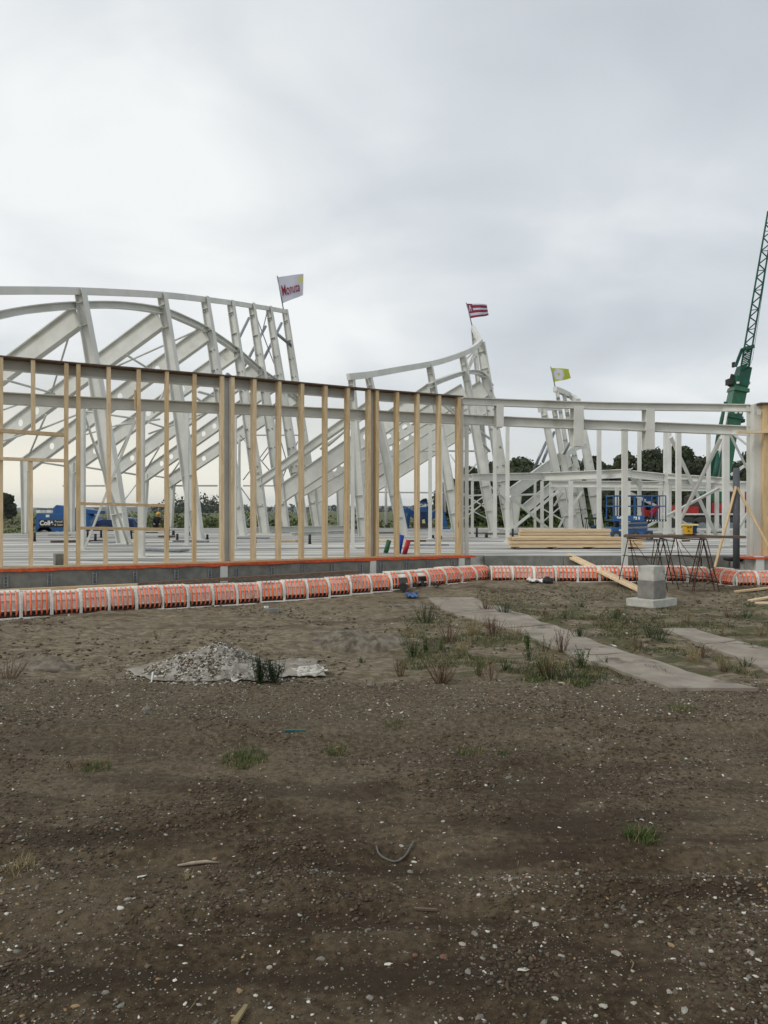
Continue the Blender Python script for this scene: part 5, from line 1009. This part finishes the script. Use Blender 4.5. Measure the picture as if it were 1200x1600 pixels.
for (px, py, h, n, lb, m, lf, sp_) in [(405, 1072, 52, 26, 'left dark green bushy weed growing at the edge of the rubble mound', 'leafd', 'leafd', .35), (428, 1070, 42, 24, 'right dark green and reddish weed by the rubble mound', 'leafd', 'leafd', .45), (690, 1066, 40, 34, 'reddish brown dry weed bush at the gravel edge, right of centre', 'redweed', None, .8),
    (860, 1062, 55, 26, 'tall dry yellow weed at the gravel edge before the near mat', 'drygrass', None, .6), (848, 1060, 42, 16, 'bright green leafy weed beside the tall dry one', 'leafg', 'leafg', .35), (878, 1022, 38, 18, 'dry stalks at the edge of the mat, right of the green sprout', 'redweed', None, .6),
    (826, 1012, 34, 10, 'thin green sprout standing against the mat', 'leafg', 'leafg', .25), (738, 990, 34, 26, 'pale dry grass clump at the mat edge, left one', 'drygrass', None, .7), (772, 996, 34, 26, 'reddish dry clump at the mat edge, right one', 'redweed', None, .6), (665, 974, 32, 26, 'dark weed clump left of the mat start', 'leafd', None, .9),
    (645, 1025, 36, 22, 'green grassy weed left of the reddish ones', 'leafg', 'leafg', .7), (665, 1018, 36, 10, 'single tall thin weed above the green grassy one', 'leafg', 'leafg', .2), (700, 1005, 34, 18, 'reddish sparse stalks between mat and sandy earth', 'redweed', None, .7), (790, 962, 22, 30, 'dark weeds at the right side of the far mat end', 'leafd', None, 1.3),
    (760, 955, 20, 26, 'low brown weeds beside the far mat end', 'redweed', None, 1.2), (1000, 1012, 22, 22, 'brown stalks between the two mats', 'redweed', None, 1.2), (1030, 1003, 20, 20, 'dark sparse stalks left of the second mat', 'leafd', None, 1.2), (1098, 1028, 26, 18, 'dark stalks on the lower edge of the second mat', 'redweed', None, .9),
    (960, 968, 18, 20, 'low green weeds left of the concrete pier', 'leafg', 'leafg', 1.3), (1075, 972, 20, 22, 'brown weeds right below the concrete pier', 'drygrass', None, 1.2), (1140, 965, 18, 20, 'brown low weeds toward the right edge', 'redweed', None, 1.3), (12, 1064, 44, 14, 'leafless dark twigs at the left edge of the sandy earth', 'redweed', None, .8),
    (245, 998, 16, 6, 'single thin twig on the sandy earth at left', 'redweed', None, .4), (318, 1064, 16, 16, 'small brown weed at the foot of the rubble mound', 'redweed', None, 1.0), (565, 1030, 12, 12, 'tiny green weed on the sandy earth near the centre', 'leafg', 'leafg', 1.0), (905, 1000, 20, 22, 'green brown weed against the far edge of the mat', 'leafd', 'leafd', 1.0)]:
    weed(px, py, h, n, lb, m, sp_, lf)
wr = random.Random(4)
for i in range(44):
    px, py = wr.uniform(625, 1195), wr.uniform(945, 1064)
    if onplate(np.array([px]), np.array([py]))[0] or abs(px-1022) < 50 and py < 975: continue
    k = wr.choice([('redweed', None, 'reddish dry'), ('drygrass', None, 'straw coloured dry'), ('leafg', 'leafg', 'green leafy'), ('leafd', 'leafd', 'dark leafy')])
    weed(px, py, wr.uniform(10, 24)*(py-900)/110+5, wr.randint(8, 20), 'small %s weed in the patchy growth around the ground mats' % k[2], k[0], wr.uniform(.5, 1.3), k[1], 'small weeds around the ground mats')
# ground mats
def plate(pts, label, th=.02, wavy=.025):
    q = [G(*p) for p in pts]; c = sum(q, Vector())/len(q); n = 14; V_ = []; Q = []
    for j in range(n+1):
        for i in range(n+1):
            u, v = i/n, j/n; p = q[0].lerp(q[1], u).lerp(q[3].lerp(q[2], u), v)
            if i in (0, n) or j in (0, n): p.x += wavy*float(vnoise(p.x*5, p.y*5, 1))*1.6; p.y += wavy*float(vnoise(p.x*5+7, p.y*5, 2))*1.6
            z = float(gbase(p.y)+.05*vnoise(p.x*.7, p.y*.7, 1)+.026*vnoise(p.x*2.3, p.y*2.3, 2)+.05*np.maximum(vnoise(p.x*1.9+9, p.y*3.1, 0), 0)*.8)+.030; V_.append((p.x, p.y, z))
    m = (n+1)**2; V2 = V_+[(x, y, z-th-.03) for x, y, z in V_]
    for j in range(n):
        for i in range(n): a = j*(n+1)+i; Q += [(a, a+1, a+n+2, a+n+1), (m+a, m+a+n+1, m+a+n+2, m+a+1)]
    ring = [i for i in range(n+1)]+[(j+1)*(n+1)-1 for j in range(1, n+1)]+[n*(n+1)+i for i in range(n-1, -1, -1)]+[j*(n+1) for j in range(n-1, 0, -1)]
    for a, b in zip(ring, ring[1:]+ring[:1]): Q.append((a, a+m, b+m, b))
    mb = MB(); mb.v = V2; mb.f = Q; mb.m = [0]*len(Q); o = mb.build('ground_mat', M['plate']); bm = bmesh.new(); bm.from_mesh(o.data); bmesh.ops.recalc_face_normals(bm, faces=bm.faces); bm.to_mesh(o.data); bm.free(); tag(o, label, 'ground mat', 'flat mats laid as a path'); return o
plate([(668, 938), (738, 936), (800, 958), (705, 962)], 'farthest flat mat of the near path, starting below the formwork'); plate([(706, 962.5), (801, 958.5), (866, 983), (790, 986)], 'second mat of the near path, left of the pale weeds')
plate([(792, 987), (868, 984), (985, 1026), (895, 1027)], 'third mat of the near path, behind the green sprout'); plate([(896, 1028), (987, 1027), (1183, 1079), (1045, 1077)], 'nearest and largest mat of the path, ending at the gravel')
plate([(1035, 985), (1085, 983), (1150, 1005), (1100, 1012)], 'left mat of the farther path, right of the concrete pier'); plate([(1101, 1013), (1151, 1006), (1235, 1030), (1210, 1056)], 'right mat of the farther path at the photo edge')
# rubble mound on a sheet
mp_ = G(335, 1066); cx_, cy_ = mp_.x, mp_.y+.28
n = 90; V_ = []; Q = []
for j in range(n+1):
    for i in range(n+1):
        u = (i/n*2-1); v = (j/n*2-1); x = cx_+u*.72-.05; y = cy_+v*.42; r = math.sqrt((u*1.02)**2+v*v); z = .29*max(0, 1-r)**.85*(1+.25*u*0)+.03*float(vnoise(x*9, y*9, 2))*(r < 1)+.018*float(vnoise(x*28, y*28, 3)) * (r < 1)-.03*(r > .97)
        V_.append((x, y, float(gh(x, y))+z))
for j in range(n):
    for i in range(n): a = j*(n+1)+i; Q.append((a, a+1, a+n+2, a+n+1))
rm = thing('rubble_mound', (cx_, cy_, 0), 'low mound of pale rubble and shells heaped on a torn sheet', 'rubble mound')
npmesh('heap', np.array(V_), np.array(Q), M['pale'], parent=rm, smooth=True)
def moundxy(n):
    a = RS.rand(n)*6.283; q = RS.rand(n)**.6*1.3; return cx_-.05+np.cos(a)*q*.66, cy_+np.sin(a)*q*.38
_gh = gh
def gh_m(x, y):
    u = (x-cx_+.05)/.72; v = (y-cy_)/.42; return _gh(x, y)+.29*np.maximum(0, 1-np.sqrt((u*1.02)**2+v*v))**.85
gh = gh_m
o = scatter('mound_stone', 9000, moundxy, lambda n, y: .005+.013*RS.rand(n)**2, [2.4, 3, 2.6, .3, .5, 2.6, 3], 'x')
gh = _gh
for k_ in ('label', 'category'): del o[k_]
o.parent = rm; o.matrix_parent_inverse = Matrix.Translation(rm.location).inverted()
def sheet(pts, name, label, m='sheet', amp=.02, n=26, lift=.012):
    q = [G(*p) for p in pts]; V_ = []; Q = []
    for j in range(n+1):
        for i in range(n+1):
            u, v = i/n, j/n; p = q[0].lerp(q[1], u).lerp(q[3].lerp(q[2], u), v); ed = 1 if (i in (0, n) or j in (0, n)) else 0
            x = p.x+.07*float(vnoise(p.x*9, p.y*9, 4)); y = p.y+.07*float(vnoise(p.x*9+5, p.y*9, 3)); z = float(gh(x, y))+lift+amp*abs(float(vnoise(x*13, y*13, 1)))*2+(amp*.9*ed*abs(float(vnoise(x*20, y*20, 5)))*2); V_.append((x, y, z))
    for j in range(n):
        for i in range(n): a = j*(n+1)+i; Q.append((a, a+1, a+n+2, a+n+1))
    mb = MB(); mb.v = V_; mb.f = Q; mb.m = [0]*len(Q); o = mb.build(name, M[m], None, True); md = o.modifiers.new('t', 'SOLIDIFY'); md.thickness = .004; tag(o, label, 'sheet'); return o
sheet([(195, 1054), (330, 1020), (420, 1072), (235, 1070)], 'tarpaulin', 'dirty torn sheet edge showing at the left foot of the rubble mound', amp=.012); sheet([(425, 1036), (490, 1032), (512, 1058), (440, 1064)], 'tarpaulin', 'grey torn sheet with pale crumpled edge right of the mound weeds', amp=.014)
sheet([(350, 1064), (395, 1052), (412, 1064), (372, 1074)], 'plastic_sheet', 'white crumpled plastic edge at the front foot of the mound', 'sheet2', .014); sheet([(455, 1050), (500, 1040), (515, 1054), (465, 1062)], 'plastic_sheet', 'white crumpled plastic at the right end of the grey sheet', 'sheet2', .014)
sheet([(822, 905), (845, 905), (848, 913), (825, 914)], 'plastic_sheet', 'white plastic scrap lying in front of the straight formwork row', 'white', .05, 12); sheet([(633, 929), (650, 928), (652, 936), (636, 937)], 'plastic_scrap', 'blue plastic scrap on the earth below the broken formwork', 'blue', .04, 12)
p = G(856, 913); bm = bmesh.new(); bmesh.ops.create_icosphere(bm, subdivisions=3, radius=.1)
for v in bm.verts: k = 1+.5*float(vnoise(v.co.x*22, v.co.z*22, 2)); v.co *= k; v.co.z *= .75
bmesh.ops.translate(bm, vec=(p.x, p.y, p.z+.06), verts=bm.verts); me = bpy.data.meshes.new('bag'); bm.to_mesh(me); bm.free(); me.materials.append(M['black']); o = bpy.data.objects.new('bag', me); C.objects.link(o); tag(o, 'crumpled black bag lying at the foot of the straight formwork row', 'bag')
# low sandy heaps
def heap(px, py, w_px, h, label, m):
    p = G(px, py); R = w_px/2/F*p.y; n = 50; V_ = []; Q = []
    for j in range(n+1):
        for i in range(n+1):
            u, v = i/n*2-1, j/n*2-1; x = p.x+u*R; y = p.y+v*R*.6; r = math.hypot(u, v); V_.append((x, y, float(_gh(x, y))+h*max(0, math.cos(min(1, r)*1.57))*(1+.7*float(vnoise(x*7, y*7, 2)))+.02*float(vnoise(x*21, y*21, 4))*(r < .95)-.05*(r > .9)))
    for j in range(n):
        for i in range(n): a = j*(n+1)+i; Q.append((a, a+1, a+n+2, a+n+1))
    o = npmesh('earth_heap', np.array(V_), np.array(Q), m, smooth=True); tag(o, label, 'earth heap'); return o
M['earth'] = mat('loose_sandy_earth', (.20, .175, .135), (.11, .09, .066), .95, 11, bump=.7, bscale=35, c3=(.085, .068, .05), sc3=6, f3=.54)
heap(560, 1004, 170, .15, 'low heap of pale crumbly earth right of the rubble mound', M['earth']); heap(60, 1045, 150, .08, 'lumpy low earth bank at the left edge', M['earth']); heap(650, 948, 90, .05, 'slight earth bump before the broken formwork', M['earth'])
# litter on the track
mb = MB(); mb.tube([G(277, 1340)+Vector((0, 0, .008)), G(300, 1338)+Vector((0, 0, .014)), G(322, 1336)+Vector((0, 0, .012)), G(342, 1337)+Vector((0, 0, .008))], [.004, .009, .008, .004], 7); tag(mb.build('stick', mat('bleached_wood', (.36, .30, .23), (.26, .21, .16), .8, 20), None, True), 'bleached pale stick lying on the track left of centre', 'stick')
pts = [G(x, y)+Vector((0, 0, .012)) for x, y in ((588, 1322), (592, 1328), (602, 1333), (618, 1335), (632, 1331), (642, 1324), (646, 1316))]; mb = MB(); mb.tube(catmull(pts, 4), .0045, 8); tag(mb.build('hose', mat('grey_hose', (.14, .14, .13), (.10, .10, .09), .6), None, True), 'short bent piece of grey hose lying on the track', 'hose')
mb = MB(); mb.bar(G(366, 1594)+Vector((0, 0, .01)), G(385, 1566)+Vector((0, 0, .012)), .022, .01, wd2=.012); tag(mb.build('wood_splinter', M['drygrass']), 'grey broken wood splinter at the bottom edge', 'splinter')
mb = MB(); mb.bar(G(445, 1142)+Vector((0, 0, .01)), G(478, 1140)+Vector((0, 0, .01)), .02, .02); tag(mb.build('plastic_strip', mat('teal_plastic', (.02, .11, .10), None, .5)), 'small teal plastic strip on the far part of the track', 'plastic strip')
mb = MB(); mb.bar(G(647, 1411)+Vector((0, 0, .008)), G(683, 1411)+Vector((0, 0, .008)), .012, .008); tag(mb.build('stick', M['wood_dark']), 'short dark stick below the bent hose', 'stick')
p = G(426, 957); mb = MB(); mb.box(p+Vector((0, 0, .03)), .2, .1, .06, .1); tag(mb.build('brick', M['conc']), 'flat grey brick lying on the earth before the left formwork', 'brick')
p = G(416, 950); mb = MB(); mb.box(p+Vector((0, 0, .02)), .06, .05, .03, .6); tag(mb.build('plastic_scrap', M['white']), 'tiny white scrap beside the grey brick', 'scrap')
p = G(237, 1070); mb = MB(); mb.bar(p, p+Vector((.005, .02, .09)), .012, .014); tag(mb.build('marker_peg', M['white']), 'short white peg standing before the rubble mound', 'peg')
for i in range(70):
    y = 2.4*(6.8/2.4)**random.random(); x = random.uniform(-.5, .5)*y; A = random.uniform(0, 3.14); L = random.uniform(.02, .06); z = float(gh(x, y))+.006
    mb = MB(); mb.tube([(x, y, z), (x+math.cos(A)*L*.5, y+math.sin(A)*L*.5, z+.006), (x+math.cos(A+.3)*L, y+math.sin(A+.3)*L, z)], [.0012, .002, .001], 5, False); tag(mb.build('twig', M['drygrass'] if i % 2 else M['rust']), 'small %s twig lying on the gravel track' % ('pale' if i % 2 else 'dark'), 'twig', 'twigs on the track')
# ================================================================ air
mb = MB(); mb.box((0, 1350, 40.5), 9900, 9100, 87); hz = mb.build('haze', [])
hm = bpy.data.materials.new('haze'); hm.use_nodes = True; t = hm.node_tree; t.nodes.clear(); oo = t.nodes.new('ShaderNodeOutputMaterial'); pv = t.nodes.new('ShaderNodeVolumePrincipled'); pv.inputs['Density'].default_value = .00013; pv.inputs['Color'].default_value = (.86, .91, .97, 1); pv.inputs['Anisotropy'].default_value = .2
t.links.new(pv.outputs[0], oo.inputs['Volume']); hz.data.materials.clear(); hz.data.materials.append(hm); tag(hz, 'thin pale haze that fades the far hills', 'haze', kind='stuff')
